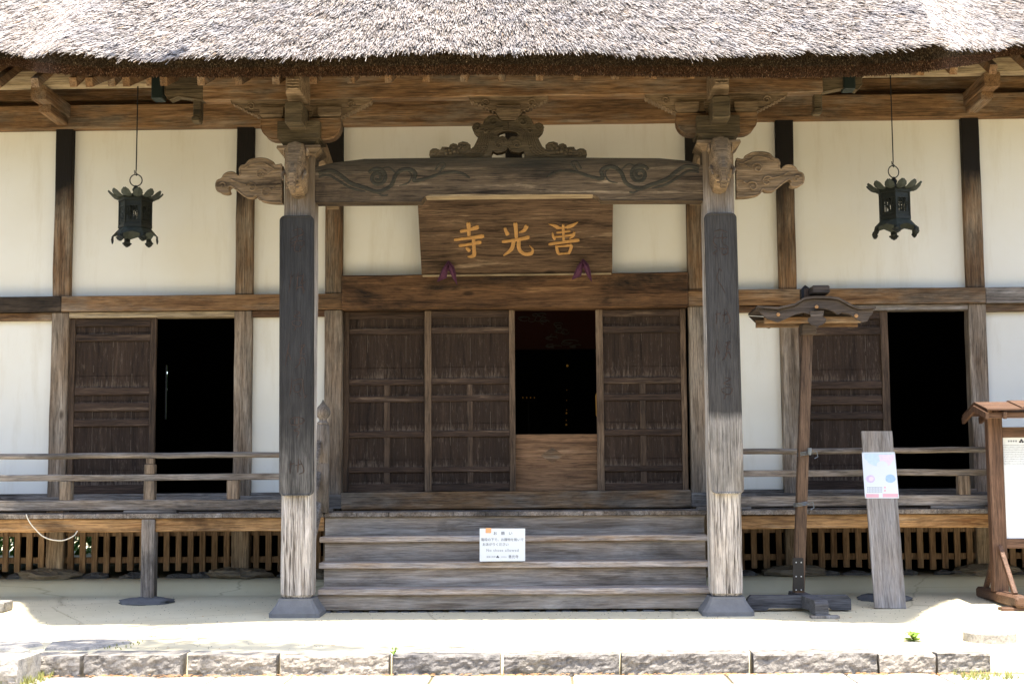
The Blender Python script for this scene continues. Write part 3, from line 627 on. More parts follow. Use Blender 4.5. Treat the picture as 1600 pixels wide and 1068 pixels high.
# veranda posts on flat stones
for px, py in ((232.5, 938), (1380, 938)):
    X = PX(px, 880, -0.9); m = MB(); m.box(X-0.062, X+0.062, VE+0.0, VE+0.125, 0.062, 0.682 if False else 0.80, 0.006, 0.002, 'z'); part(m, 'veranda_post', 'grey_z')
    m = MB(); m.blob((X, VE+0.02, 0.035), 0.25, 0.22, 0.05, 28, 0, 0.3); part(m, 'post_footing', 'darkstone', smooth=True)
# steps
SWs = [(PX(499, 840, -1.22), PX(1107, 840, -1.22)), (PX(498, 878, -1.50), PX(1109, 878, -1.50)), (PX(497, 919, -1.76), PX(1110, 919, -1.76))]
steps = [(0.64, -1.22, 836.5), (0.43, -1.50, 877.5), (0.22, -1.78, 919)]
prevY = VE+0.02; zprev = ZF-0.042
SW = 1.66
for i, (z_, Yn, py) in enumerate(steps):
    zt = PZ(800, py, Yn); zb = zt-0.052; SW = SWs[i]
    m = MB(); m.box(SW[0], SW[1], Yn, prevY+0.05, zb, zt, 0.006, 0.0025, 'x', 0.5); part(m, 'stair_tread', 'nose_x')
    m = MB(); m.box(SW[0]+0.003, SW[1]-0.003, prevY+0.012, prevY+0.04, zt+0.001, zprev-0.001, 0.002, 0.001, 'x', 0.5); part(m, 'stair_riser', 'step_x')
    prevY = Yn+0.02; zprev = zb
zb = PZ(800, 951.5, -1.76)
m = MB(); m.box(SW[0]-0.02, SW[1]+0.02, prevY+0.012, prevY+0.05, zb, zprev-0.001, 0.004, 0.002, 'x', 0.5); part(m, 'stair_riser', 'step_x')
for i in range(24):
    x = -1.6+3.2*i/23; m = MB(); m.box(x-0.06, x+0.05+random.uniform(-0.02, 0.02), -1.74, -1.62, -0.03, zb-0.006+random.uniform(-0.012, 0), 0.012, 0.004, 'x'); part(m, 'stair_footing', 'darkstone')
# ---- railings
for sx in (-1, 1):
    RY = -0.80; x0, x1 = (1.96, 6.9) if sx > 0 else (-6.9, -1.80)
    m = MB(); pts = [(x0+(x1-x0)*i/14, RY, 1.393+random.uniform(-0.004, 0.004)) for i in range(15)]
    m.tube(pts, 0.027, 12); rt = part(m, 'railing', 'grey_x', smooth=True)
    m = MB(); m.box(x0, x1, RY-0.035, RY+0.035, 1.158, 1.218, 0.006, 0.004, 'x', 0.4); part(m, 'mid_rail', 'grey_x', parent=rt)
    m = MB(); m.box(x0, x1, RY-0.05, RY+0.05, 0.882, 0.978, 0.006, 0.004, 'x', 0.4)
    part(m, 'base_rail', 'grey_x', parent=rt)
    for X in ((-3.41, -5.5, -1.95) if sx < 0 else (1.95, 4.1, 5.6)):
        m = MB(); m.box(X-0.25, X+0.25, RY-0.048, RY+0.048, ZF+0.001, 0.881, 0.004); part(m, 'rail_block', 'grey_x', parent=rt)
    tall = ([PX(235, 740, RY), -5.3] if sx < 0 else [5.45]); short = [PX(104, 765, RY), PX(365, 765, RY)] if sx < 0 else [PX(1505, 755, RY), 3.0+0.38]
    for X in tall:
        m = MB(); m.box(X-0.05, X+0.05, RY-0.045, RY+0.045, 0.979, 1.157, 0.005); m.box(X-0.047, X+0.047, RY-0.042, RY+0.042, 1.219, 1.31, 0.005); m.box(X-0.035, X+0.035, RY-0.03, RY+0.03, 1.311, 1.368, 0.004)
        part(m, 'rail_post', 'postgrey_z', parent=rt)
    for X in short:
        m = MB(); m.box(X-0.055, X+0.055, RY-0.045, RY+0.045, 0.979, 1.157, 0.005); part(m, 'rail_post', 'postgrey_z', parent=rt)
    # newel with onion finial at the head of the stairs, slanting stair rails
    X = -1.775 if sx < 0 else 1.93; Yn = -0.93
    m = MB(); m.lathe([(0.062, ZF+0.001), (0.062, 1.30), (0.058, 1.305), (0.058, 1.312), (0.062, 1.318), (0.062, 1.655), (0.055, 1.665)], (X, Yn, 0), 20); nw = part(m, 'newel_post', 'grey_z', smooth=True)
    m = MB(); m.lathe([(0.05, 1.666), (0.056, 1.675), (0.05, 1.69), (0.036, 1.70), (0.036, 1.72), (0.052, 1.735), (0.07, 1.765), (0.072, 1.79), (0.06, 1.82), (0.036, 1.845), (0.016, 1.87), (0.003, 1.90)], (X, Yn, 0), 20)
    part(m, 'finial', 'grey_z', smooth=True, parent=nw)
    m = MB(); Xs = -1.80 if sx < 0 else 1.90
    m.bar((Xs, -0.95, 1.50), (Xs, -1.80, 0.90), 0.05, 0.07); m.bar((Xs, -0.95, 1.22), (Xs, -1.78, 0.60), 0.045, 0.06); m.bar((Xs, -0.93, 0.93), (Xs, -1.76, 0.30), 0.05, 0.10)
    part(m, 'stair_rail', 'grey_y')
# ---- porch pillars
PYF, PYB = -2.03, -1.77
def mirrored(fn):
    for sx in (-1, 1): fn(sx)
def porch(sx):
    X = sx*1.82
    m = MB(); m.box(X-0.133, X+0.133, PYF, PYB, 0.155, 3.985, 0.028, 0.0025, 'z', 0.3); o = part(m, 'porch_pillar', 'pillar_z')
    m = MB(); b_, t_ = 0.215, 0.145
    prof = [(b_, -0.02), (b_, 0.035), (0.205, 0.05), (0.175, 0.09), (0.15, 0.135), (t_, 0.154)]
    vs = []; c8 = 0.18
    for r, z in prof:
        for sxx, syy in ((-1, -1), (1, -1), (1, 1), (-1, 1)):
            k = r*0.14
            pa = [(sxx*r, syy*(r-k)), (sxx*(r-k), syy*r)]
            if sxx*syy > 0: pa = pa
            else: pa = pa[::-1]
            vs += [(X+a, -1.90+b, z) for a, b in pa]
    fs = [(i*8+j, i*8+(j+1) % 8, i*8+8+(j+1) % 8, i*8+8+j) for i in range(len(prof)-1) for j in range(8)]+[tuple(range(8)), tuple(range(40, 48))]
    m.add(vs, fs); part(m, 'pillar_base', 'basestone', parent=o)
    # dish block, bearing block
    def frus(m, z0, z1, w0, w1, d0=None, d1=None, yc=-1.90):
        d0 = d0 or w0; d1 = d1 or w1
        vs = [(X+sx_*w_, yc+sy_*d_, z) for (w_, d_, z) in ((w0, d0, z0), (w1, d1, z1)) for sx_, sy_ in ((-1, -1), (1, -1), (1, 1), (-1, 1))]
        m.add(vs, [(0, 1, 2, 3), (4, 5, 6, 7)]+[(i, (i+1) % 4, 4+(i+1) % 4, 4+i) for i in range(4)])
    m = MB(); frus(m, 3.955, 4.02, 0.12, 0.19); frus(m, 4.021, 4.045, 0.19, 0.185); part(m, 'capital', 'nosewood_x')
    m = MB(); frus(m, 4.046, 4.11, 0.12, 0.165); frus(m, 4.111, 4.26, 0.185, 0.185); br = part(m, 'bracket_block', 'carve_x')
    # boat-shaped arm
    def arm(x0, x1, z0, z1, r):
        pts = [(x0, z1), (x1, z1)]
        for q in range(7): th = math.pi/2*q/6; pts.append((x1-r+r*math.cos(th), z0+r-r*math.sin(th)))
        for q in range(7): th = math.pi/2*q/6; pts.append((x0+r-r*math.sin(th), z0+r-r*math.cos(th)))
        return pts
    m = MB(); m.extr(arm(X-0.35, X+0.35, 4.125, 4.305, 0.13), -1.985, -1.82, 0.004); part(m, 'bracket_arm', 'aged_x', parent=br)
    m = MB()   # arm towards viewer
    m.box(X-0.075, X+0.075, -2.33, -1.986, 4.175, 4.37, 0.012); part(m, 'beam_end', 'carve_x', parent=br)
    for dx in (-0.255, 0.0, 0.305 if False else 0.255):
        m = MB(); a = X+dx
        m.add([(a+p*s_, -1.90+q*s_*0.9, z) for (s_, z) in ((0.075, 4.306), (0.105, 4.345)) for p, q in ((-1, -1), (1, -1), (1, 1), (-1, 1))], [(0, 1, 2, 3), (4, 5, 6, 7)]+[(i, (i+1) % 4, 4+(i+1) % 4, 4+i) for i in range(4)])
        m.box(a-0.105, a+0.105, -1.995, -1.806, 4.346, 4.41, 0.003); part(m, 'bearing_block', 'nosewood_x', parent=br)
    # winged carved arm under the porch purlin
    W = 0.62
    wave = []
    n = 9
    for i in range(n+1):
        t = i/n; xx = W-(W-0.36)*t; z = 4.47-0.135*t
        wave.append((xx, z)); wave.append((xx-0.012, z-0.02))
    pts = [(X+a, b) for a, b in wave]+[(X+0.1, 4.335), (X-0.1, 4.335)]+[(X-a, b) for a, b in wave[::-1]]+[(X-W, 4.485), (X+W, 4.485)]
    m = MB(); m.extr(pts, -1.965, -1.84, 0.005)
    for s2 in (-1, 1): m.tube(spiral(X+s2*0.44, 4.425, 0.038, 1.4, -1.972, s2), 0.006, 5)
    part(m, 'carved_arm', 'nosewood_x', parent=br)
    # tapered carved nose above
    m = MB()
    secs = [(-1.84, 0.085, 4.40, 4.70), (-2.15, 0.08, 4.42, 4.68), (-2.32, 0.07, 4.44, 4.63), (-2.36, 0.055, 4.46, 4.58)]
    vs = [(X+q*w_, y, z) for (y, w_, z0, z1) in secs for q, z in ((-1, z0), (1, z0), (1, z1), (-1, z1))]
    m.add(vs, [(i*4+j, i*4+(j+1) % 4, i*4+4+(j+1) % 4, i*4+4+j) for i in range(3) for j in range(4)]+[(0, 1, 2, 3), (12, 13, 14, 15)])
    for k in range(4): m.tube([(X-0.05, -2.355, 4.475+k*0.026), (X, -2.375, 4.468+k*0.026), (X+0.05, -2.355, 4.475+k*0.026)], 0.009, 6)
    part(m, 'carved_nose', 'nosewood_x', parent=br)
    # beast head nose on pillar front
    m = MB()
    secs = [(-2.03, 0.085, 3.58, 4.02), (-2.14, 0.09, 3.60, 4.06), (-2.24, 0.09, 3.63, 4.04), (-2.30, 0.07, 3.66, 3.93), (-2.34, 0.045, 3.64, 3.80)]
    vs = []
    for (y, w_, z0, z1) in secs:
        for q in range(12):
            th = 2*math.pi*q/12; ex = abs(math.cos(th))**0.6*math.copysign(1, math.cos(th)); ez = abs(math.sin(th))**0.6*math.copysign(1, math.sin(th))
            vs.append((X+w_*ex, y, (z0+z1)/2+(z1-z0)/2*ez))
    m.add(vs, [(i*12+j, i*12+(j+1) % 12, i*12+12+(j+1) % 12, i*12+12+j) for i in range(4) for j in range(12)]+[tuple(range(12)), tuple(range(48, 60))])
    m.tube([(X, -2.31, 3.80), (X, -2.37, 3.72), (X, -2.37, 3.63), (X, -2.34, 3.575)], [0.05, 0.042, 0.035, 0.025], 10)
    for s2 in (-1, 1):
        m.tube([(X+s2*0.07, -2.2, 3.80), (X+s2*0.10, -2.30, 3.74), (X+s2*0.08, -2.35, 3.68)], [0.022, 0.018, 0.006], 8)
        m.blob((X+s2*0.095, -2.17, 3.95), 0.02, 0.06, 0.05, 8)
    for k in range(3): m.tube([(X-0.05, -2.335, 3.62+0.035*k), (X, -2.38, 3.61+0.035*k), (X+0.05, -2.335, 3.62+0.035*k)], 0.01, 6)
    part(m, 'beast_head', 'nosewood_x', parent=o)
    # cloud shaped side nose
    raw = [(492, 700), (450, 708), (435, 690), (420, 680), (380, 662), (320, 660), (270, 672), (240, 705), (212, 712), (200, 735), (203, 765), (190, 785), (165, 760), (130, 755), (95, 770), (75, 800), (45, 815), (36, 850), (50, 885), (95, 900), (125, 890), (118, 865), (135, 850), (175, 872), (215, 905), (245, 925), (290, 925), (318, 912), (340, 945), (410, 962), (492, 965)]
    def wpt(zx, zy, Y=-1.95):
        p = P(330+zx/4.452, 100+zy/4.452, Y); return (-p.x*1.0 if sx > 0 else p.x, p.z)
    pts = smooth_pts([wpt(*q) for q in raw], 3)
    m = MB(); m.extr(pts, -1.965, -1.845, 0.008)
    for zx, zy, r, tn, d in ((350, 770, 40, 1.3, 1), (285, 862, 42, 1.2, -1), (385, 895, 40, 1.3, 1), (85, 850, 26, 1.0, -1)):
        c = wpt(zx, zy); m.tube([(a, b, c_) for a, b, c_ in spiral(c[0], c[1], r/4.452/183, tn, -1.972, -sx*d, 0.4)], 0.0065, 6)
    for path in (((395, 770), (430, 745), (475, 735)), ((325, 860), (260, 840), (200, 830), (130, 800)), ((420, 880), (460, 850), (485, 845)), ((240, 725), (290, 700), (360, 690), (410, 715), (440, 730))):
        m.tube([(wpt(*q)[0], -1.97, wpt(*q)[1]) for q in smooth_pts(path, 5)], 0.0055, 6)
    part(m, 'cloud_nose', 'nosewood_x', parent=o)
    # curved tie beam back to the wall post
    m = MB(); pt = [(X, -1.80, 4.10), (X, -1.4, 4.22), (X, -0.9, 4.24), (X, -0.4, 4.12), (X, -0.05, 3.95)]
    for a, b in zip(pt[:-1], pt[1:]): m.bar(a, b, 0.12, 0.20)
    part(m, 'tie_beam', 'nosewood_x')
mirrored(porch)
# arched porch beam with carved vines
BP = [(493, 262), (520, 255), (570, 249), (700, 247), (900, 247), (1030, 248), (1075, 252), (1099, 260), (1099, 313), (940, 313), (935, 307), (925, 303), (672, 303), (662, 308), (657, 315), (493, 316)]
m = MB(); q = [P(x, y, -1.99) for x, y in BP]; m.extr([(p.x, p.z) for p in q], -1.99, -1.81, 0.004); pb = part(m, 'porch_beam', 'beam_x')
vine = [(20, 440), (70, 430), (110, 450), (150, 480), (210, 500), (260, 515), (310, 492), (330, 450), (355, 428), (385, 425), (410, 440), (405, 470), (440, 465), (500, 445), (520, 410)]
vine2 = [(440, 468), (500, 445), (560, 435), (600, 442), (630, 460)]
vine3 = [(20, 455), (60, 448), (100, 470), (150, 500), (210, 515)]
for sx in (-1, 1):
    m = MB()
    def wv(zx, zy):
        p = P(490+zx/2.58, 100+zy/2.58, -1.99); return (p.x*(1 if sx < 0 else -1), p.z)
    for path, r in ((vine, 0.019), (vine2, 0.013), (vine3, 0.012), ([(270, 430), (300, 415), (340, 445), (345, 420)], 0.008), ([(380, 430), (395, 450), (380, 480), (345, 490)], 0.008), ([(490, 430), (510, 400), (530, 405), (520, 425)], 0.01), ([(250, 515), (280, 530), (300, 527)], 0.009)):
        sp = smooth_pts(path, 5); m.tube([(wv(*q_)[0], -1.989, wv(*q_)[1]) for q_ in sp], [r*(1 if i < len(sp)*0.8 else 1-0.7*(i-len(sp)*0.8)/(len(sp)*0.2)) for i in range(len(sp))], 6)
    c = wv(258, 458); m.tube(spiral(c[0], c[1], 0.088, 1.9, -1.989, sx, 0.5, 40), 0.015, 6)
    m.tube(spiral(c[0], c[1], 0.066, 1.6, -1.989, sx, 0.9, 40), 0.006, 6)
    m.v = [(x, -1.9895+(y+1.9895)*0.4, z) for x, y, z in m.v]
    part(m, 'vine_carving', 'vine_x', parent=pb)
m = MB(); a = P(662, 311, -2.0); b = P(936, 311, -2.0)
m.box(a.x, b.x, -1.985, -1.815, 3.60, 3.618, 0.004); part(m, 'lit_underside_strip', 'light_x', parent=pb)  # pale strip stands in for light on the arched underside
# frog-leg strut carving with wave and clouds
raw = [(640, 541), (400, 541), (165, 541), (157, 510), (162, 480), (180, 466), (205, 464), (235, 476), (248, 470), (255, 452), (285, 452), (310, 455), (318, 435), (340, 424), (365, 430), (378, 440), (385, 420), (415, 410), (450, 416), (472, 435), (472, 458), (455, 470), (480, 468), (505, 448), (525, 410), (545, 362), (520, 345), (500, 322), (491, 295), (505, 272), (530, 262), (560, 275), (575, 272), (590, 235), (620, 210), (655, 204), (685, 212), (702, 235), (722, 250), (770, 250), (770, 314), (740, 319), (705, 329), (684, 348), (683, 366), (704, 373), (724, 366), (748, 374), (763, 396), (768, 440), (752, 470), (720, 484), (680, 490), (648, 476), (636, 505)]
m = MB()
for sx in (-1, 1):
    def wk(zx, zy):
        zx2 = zx if sx < 0 else 1538-zx
        p = P(640+zx2/5, 140+zy/5, -1.96); return (p.x, p.z)
    m.extr([wk(*q_) for q_ in raw], -1.96, -1.84, 0.006)
    for zx, zy, r, tn, d in ((655, 250, 42, 1.5, 1), (530, 300, 30, 1.2, -1), (598, 325, 24, 1.2, 1), (700, 430, 42, 1.3, 1), (205, 502, 30, 1.2, -1), (585, 455, 18, 1.0, 1), (430, 440, 24, 1.1, 1)):
        c = wk(zx, zy); m.tube(spiral(c[0], c[1], r/5/183, tn, -1.968, -sx*d, 0.3), 0.0065, 6)
    for k in range(5):
        o_ = k*16; m.tube([(wk(*q_)[0], -1.965, wk(*q_)[1]) for q_ in smooth_pts([(560+o_, 345+o_*0.3), (548+o_, 400+o_*0.4), (520+o_*1.15, 455+o_*0.5), (460+o_*1.4, 490+o_*0.45), (400+o_*1.3, 495+o_*0.5)], 5)], 0.0055, 5)
    for k in range(3): m.tube([(wk(*q_)[0], -1.965, wk(*q_)[1]) for q_ in smooth_pts([(620+k*14, 400), (630+k*12, 345), (660+k*8, 310+k*8), (730, 290+k*10)], 5)], 0.0055, 5)
    for zx, zy in ((280, 475), (310, 470), (345, 450), (350, 480), (320, 495), (385, 455), (380, 490), (285, 500), (400, 440), (420, 460)):
        c = wk(zx, zy); m.blob((c[0], -1.962, c[1]), 0.017, 0.016, 0.017, 8, 0.05)
part(m, 'wave_carving', 'carve_x')
# centre block and wings above it
Xc = PX(795, 170, -1.93)
m = MB(); m.add([(Xc+p*w_, -1.9+q_*0.09, z) for (w_, z) in ((0.068, PZ(795, 188, -1.95)), (0.105, PZ(795, 179, -1.95))) for p, q_ in ((-1, -1), (1, -1), (1, 1), (-1, 1))], [(0, 1, 2, 3), (4, 5, 6, 7)]+[(i, (i+1) % 4, 4+(i+1) % 4, 4+i) for i in range(4)])
m.box(Xc-0.105, Xc+0.105, -1.99, -1.81, PZ(795, 179, -1.95)+0.001, PZ(795, 166, -1.95), 0.003); part(m, 'bearing_block', 'nosewood_x')
zt_ = 4.485; wave = []
for i in range(8):
    t = i/7; xx = 0.34-0.22*t; z = 4.462-0.10*t; wave.append((xx, z)); wave.append((xx-0.012, z-0.02))
pts = [(Xc+a, b) for a, b in wave]+[(Xc-a, b) for a, b in wave[::-1]]+[(Xc-0.345, zt_), (Xc+0.345, zt_)]
m = MB(); m.extr(pts, -1.965, -1.84, 0.005)
for s2 in (-1, 1): m.tube(spiral(Xc+s2*0.2, 4.425, 0.04, 1.4, -1.972, s2), 0.006, 5)
part(m, 'carved_arm', 'nosewood_x')
# porch purlin
x0, x1 = PX(318, 140, -1.95), PX(1285, 140, -1.95)
m = MB(); m.box(x0, x1, -1.975, -1.82, 4.487, 4.70, 0.006, 0.002, 'x', 0.4); pp = part(m, 'porch_purlin', 'aged_x')
for sx in (-1, 1):   # tapering purlin noses with copper caps, little stop brackets
    xe = x0 if sx < 0 else x1
    pts = [(xe, 4.49), (xe+sx*0.10, 4.51), (xe+sx*0.22, 4.53), (xe+sx*0.30, 4.50), (xe+sx*0.34, 4.55), (xe+sx*0.34, 4.72), (xe, 4.72)]
    m = MB(); m.extr(pts, -1.96, -1.84, 0.006); part(m, 'purlin_nose', 'carve_x', parent=pp)
    m = MB(); a = PX(250 if sx < 0 else 1324, 135, -1.9); m.box(a-0.05, a+0.05, -2.0, -1.86, PZ(a*0+800, 150, -1.9)-0.005, 4.74, 0.006); part(m, 'copper_cap', 'copper', 'copper capped beam end', parent=pp)
    a = PX(310 if sx < 0 else 1277, 165, -1.85); m = MB(); m.box(a-0.035, a+0.035, -1.90, -1.80, 4.34, 4.55, 0.008); m.box(a-0.045, a+0.03, -1.92, -1.80, 4.31, 4.36, 0.01); part(m, 'stop_bracket', 'carve_x', parent=pp)
# porch rafters
for k in range(-12, 13):
    X = PX(785, 120, -2.1)+k*0.322
    if abs(X) > 3.75: continue
    back = -0.1
    m = MB(); m.bar((X, -2.34, 4.555), (X, back, 4.555+(2.34+back)*0.42), 0.062, 0.08, 0.004); part(m, 'rafter', 'aged_y')
# main eave purlin, arms, rafters
for sx in (-1, 1):
    X = sx*XA
    m = MB()
    m.bar((X, -0.10, 4.91), (X, -0.80, 4.91), 0.15, 0.14, 0.01); m.bar((X, -0.12, 4.80), (X, -0.62, 4.80), 0.12, 0.08, 0.01); part(m, 'bracket_arm', 'aged_y')
    m = MB(); a, b = (-9.3, -2.6) if sx < 0 else (2.6, 9.3); m.box(a, b, -0.79, -0.64, 4.982, 5.13, 0.006, 0.002, 'x', 0.4); part(m, 'eave_purlin', 'light_x')
    for k in range(18):
        X = sx*(3.0+k*0.36)
        m = MB(); m.bar((X, -1.30, 4.86), (X, 0.1, 5.72), 0.07, 0.09, 0.004); part(m, 'rafter', 'aged_y')
# ---------- thatch
EC = [(-1000, 80, 108, -1.5), (-520, 78, 106, -1.5), (-200, 76, 105, -1.5), (-60, 74, 104, -1.5), (20, 71, 102, -1.55), (52, 74.5, 109, -1.8), (66, 76, 111, -2.6), (86, 77.5, 113, -3.25), (140, 81.5, 116, -3.35), (200, 85, 117.5, -3.3), (300, 84.5, 118, -3.35), (400, 82.5, 118, -3.2), (540, 80, 117, -3.1), (700, 78.5, 115, -3.1), (800, 78, 115, -3.1), (920, 79, 116, -3.1), (1060, 78.5, 118, -3.1), (1200, 79, 119.5, -3.1), (1300, 77, 118.5, -3.25), (1370, 74, 116, -3.35), (1430, 70, 111.5, -3.4), (1472, 67, 106, -3.35), (1496, 65.5, 102, -2.7), (1525, 64, 98, -2.1), (1552, 62, 90, -1.7), (1575, 60, 84, -1.52), (1660, 58, 83, -1.5), (1860, 56, 82, -1.5), (2100, 54, 80, -1.5), (2500, 52, 78, -1.5)]
U = np.arange(len(EC), dtype=float)
Et = np.array([tuple(P(a, b, d)) for a, b, c, d in EC]); Eb = np.array([tuple(P(a, c, d+0.20)) for a, b, c, d in EC])
# resample smoothly by arc length
def dens(A, n=500):
    s = np.array(smooth_pts([tuple(r) for r in A], 12)); L = np.r_[0, np.cumsum(np.linalg.norm(np.diff(S0, axis=0), axis=1))]
    t = np.linspace(0, L[-1], n); return np.stack([np.interp(t, L, s[:, k]) for k in range(3)], 1)
S0 = np.array(smooth_pts([tuple(r) for r in Et], 12))
NU = 500
Et = dens(Et, NU); Eb = dens(Eb, NU)
Tt = np.stack([Et[:, 0]*0.92, np.full(NU, 3.9), np.full(NU, 10.15)], 1)
def surf(u, v):     # u in 0..1, v 0..1
    x = u*(NU-1); i = np.clip(x.astype(int), 0, NU-2); f = (x-i)[:, None]
    e_ = Et[i]*(1-f)+Et[i+1]*f; t_ = Tt[i]*(1-f)+Tt[i+1]*f
    p = e_*(1-v[:, None])+t_*v[:, None]
    up = t_-e_; du = Et[i+1]-Et[i]
    # soft unevenness of the thatch
    p[:, 2] += 0.025*np.sin(p[:, 0]*3.1+v*5)*np.sin(p[:, 0]*1.3+v*9)
    return p, up/np.linalg.norm(up, axis=1)[:, None], du/np.linalg.norm(du, axis=1)[:, None]
def fast_mesh(name, V, Fq, mat, parent, quads=True):
    me = bpy.data.meshes.new(name); n = Fq.shape[1]
    me.vertices.add(len(V)); me.vertices.foreach_set('co', V.astype(np.float32).ravel())
    me.loops.add(Fq.size); me.loops.foreach_set('vertex_index', Fq.astype(np.int32).ravel())
    me.polygons.add(len(Fq)); me.polygons.foreach_set('loop_start', np.arange(0, Fq.size, n, dtype=np.int32)); me.update(calc_edges=True); me.validate()
    me.materials.append(MATS[mat]); o = bpy.data.objects.new(name, me); col.objects.link(o); o.parent = parent
    return o
# roof body: base sheet, edge band, underside
nu, nv = 240, 12; uu = np.linspace(0, 1, nu)
rows = []
for v in np.linspace(0, 1, nv): p, _, _ = surf(uu*0.9999, np.full(nu, v)); p[:, 2] -= 0.012; rows.append(p)
idx = (uu*(NU-1)).astype(int)
backs = []
for k in (1.0, 0.5):
    p = Tt[idx]*k+np.stack([Et[idx][:, 0], np.full(nu, 9.3), np.full(nu, 4.9)], 1)*(1-k); backs.append(p)
back0 = np.stack([Et[idx][:, 0], np.full(nu, 9.3), np.full(nu, 4.9)], 1)
rows += [backs[1], back0]
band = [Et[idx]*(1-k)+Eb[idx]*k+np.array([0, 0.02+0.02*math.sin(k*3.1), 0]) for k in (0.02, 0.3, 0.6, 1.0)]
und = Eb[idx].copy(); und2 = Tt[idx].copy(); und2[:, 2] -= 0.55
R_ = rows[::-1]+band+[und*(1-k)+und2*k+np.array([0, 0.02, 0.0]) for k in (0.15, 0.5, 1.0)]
V = np.concatenate(R_); FQ = []
for j in range(len(R_)-1):
    a = np.arange(nu-1)+j*nu; FQ.append(np.stack([a, a+1, a+nu+1, a+nu], 1))
roof = fast_mesh('thatched_roof', V, np.concatenate(FQ), 'thatchbase', hall)
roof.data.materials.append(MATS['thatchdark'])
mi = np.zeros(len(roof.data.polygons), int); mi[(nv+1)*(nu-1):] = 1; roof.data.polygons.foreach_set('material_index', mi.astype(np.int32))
# board soffit under the rafters is the roof underside; reeds
def reeds(name, n, vmax, wd, ln, mat, lift, edge=False):
    u = rng.random(n); 
    v = rng.random(n)*vmax
    if edge: v = rng.random(n)**1.5*0.02-0.004
    p, up, du = surf(u, np.clip(v, 0, 1))
    nrm = np.cross(du, up); nrm /= np.linalg.norm(nrm, axis=1)[:, None]; nrm[nrm[:, 2] < 0] *= -1
    # reeds fan out from the porch centre
    k = -0.15*p[:, 0]-up[:, 0]-0.12; k = np.clip(k, -1.6, 1.6)+rng.normal(0, 0.07, n)+0.05*np.sin(p[:, 0]*5+v*40)
    d = up+du*k[:, None]; d /= np.linalg.norm(d, axis=1)[:, None]
    tip = -d+nrm*(lift+rng.normal(0, 0.10, n))[:, None]; tip /= np.linalg.norm(tip, axis=1)[:, None]
    L = rng.uniform(ln[0], ln[1], n)[:, None]; W = rng.uniform(wd[0], wd[1], n)[:, None]
    side = np.cross(tip, nrm); side /= np.linalg.norm(side, axis=1)[:, None]; up2 = np.cross(side, tip)
    q1 = np.zeros(n); uL = u*17.0; vL = v*8.0+p[:, 0]*0.0
    for a_, b_, ph_ in ((9, 5, 0.3), (-7, 11, 1.2), (16, -9, 2.2), (23, 17, 4.0), (-31, 12, 5.1), (5, 29, 0.9), (41, -23, 3.3)): q1 += np.sin(a_*uL+b_*vL+ph_+1.5*np.sin(uL*2.3+vL))
    base = p-nrm*0.012+nrm*(rng.random(n)*0.02-0.006+0.003*q1)[:, None]
    V = np.stack([base-side*W/2, base+side*W/2, base+up2*W*0.6, base+tip*L-side*W/2, base+tip*L+side*W/2, base+tip*L+up2*W*0.6], 1).reshape(-1, 3)
    b = (np.arange(n)*6)[:, None]
    Fq = np.concatenate([b+np.array([[0, 1, 4, 3]]), b+np.array([[1, 2, 5, 4]]), b+np.array([[2, 0, 3, 5]]), b+np.array([[3, 4, 5, 5]])])[:, :4]
    # tip cap as degenerate-free triangle: drop duplicates by using only side quads
    Fq = np.concatenate([b+np.array([[0, 1, 4, 3]]), b+np.array([[1, 2, 5, 4]]), b+np.array([[2, 0, 3, 5]])])
    o = fast_mesh(name, V, Fq, mat, roof); o['kind'] = 'stuff'; return o
reeds('roof_reeds', 380000, 0.24, (0.0035, 0.0075), (0.04, 0.15), 'reed', 0.07)
reeds('eave_reeds', 14000, 0.0, (0.004, 0.008), (0.008, 0.03), 'reed', 0.02, True)
def bristles(name, n, k0, k1, mat, out):
    u = rng.random(n)*(NU-1.01); i = u.astype(int); f = (u-i)[:, None]; k = (rng.random(n)*(k1-k0)+k0)[:, None]
    e_ = Et[i]*(1-f)+Et[i+1]*f; b_ = Eb[i]*(1-f)+Eb[i+1]*f
    p = e_*(1-k)+b_*k+np.array([0, 0.03, 0]); du = Et[i+1]-Et[i]; du /= np.linalg.norm(du, axis=1)[:, None]
    dn = b_-e_; nrm = np.cross(du, dn); nrm /= np.linalg.norm(nrm, axis=1)[:, None]; nrm[nrm[:, 1] > 0] *= -1
    t = nrm+rng.normal(0, 0.35, (n, 3))+np.array(out); t /= np.linalg.norm(t, axis=1)[:, None]
    L = rng.uniform(0.006, 0.019, n)[:, None]; W = rng.uniform(0.004, 0.008, n)[:, None]
    s = np.cross(t, np.array([0.3, 0.1, 1.0])); s /= np.linalg.norm(s, axis=1)[:, None]; q = np.cross(s, t)
    V = np.stack([p-s*W/2, p+s*W/2, p+q*W*0.8, p+t*L-s*W/2, p+t*L+s*W/2, p+t*L+q*W*0.8], 1).reshape(-1, 3)
    b = (np.arange(n)*6)[:, None]
    Fq = np.concatenate([b+np.array([[0, 1, 4, 3]]), b+np.array([[1, 2, 5, 4]]), b+np.array([[2, 0, 3, 5]])])
    o = fast_mesh(name, V, Fq, mat, roof); o['kind'] = 'stuff'; return o
bristles('cut_reed_ends', 85000, 0.0, 0.58, 'reed_edge', (0, 0, -0.1))
bristles('under_reed_ends', 65000, 0.52, 1.0, 'reed_under', (0, 0, -0.25))
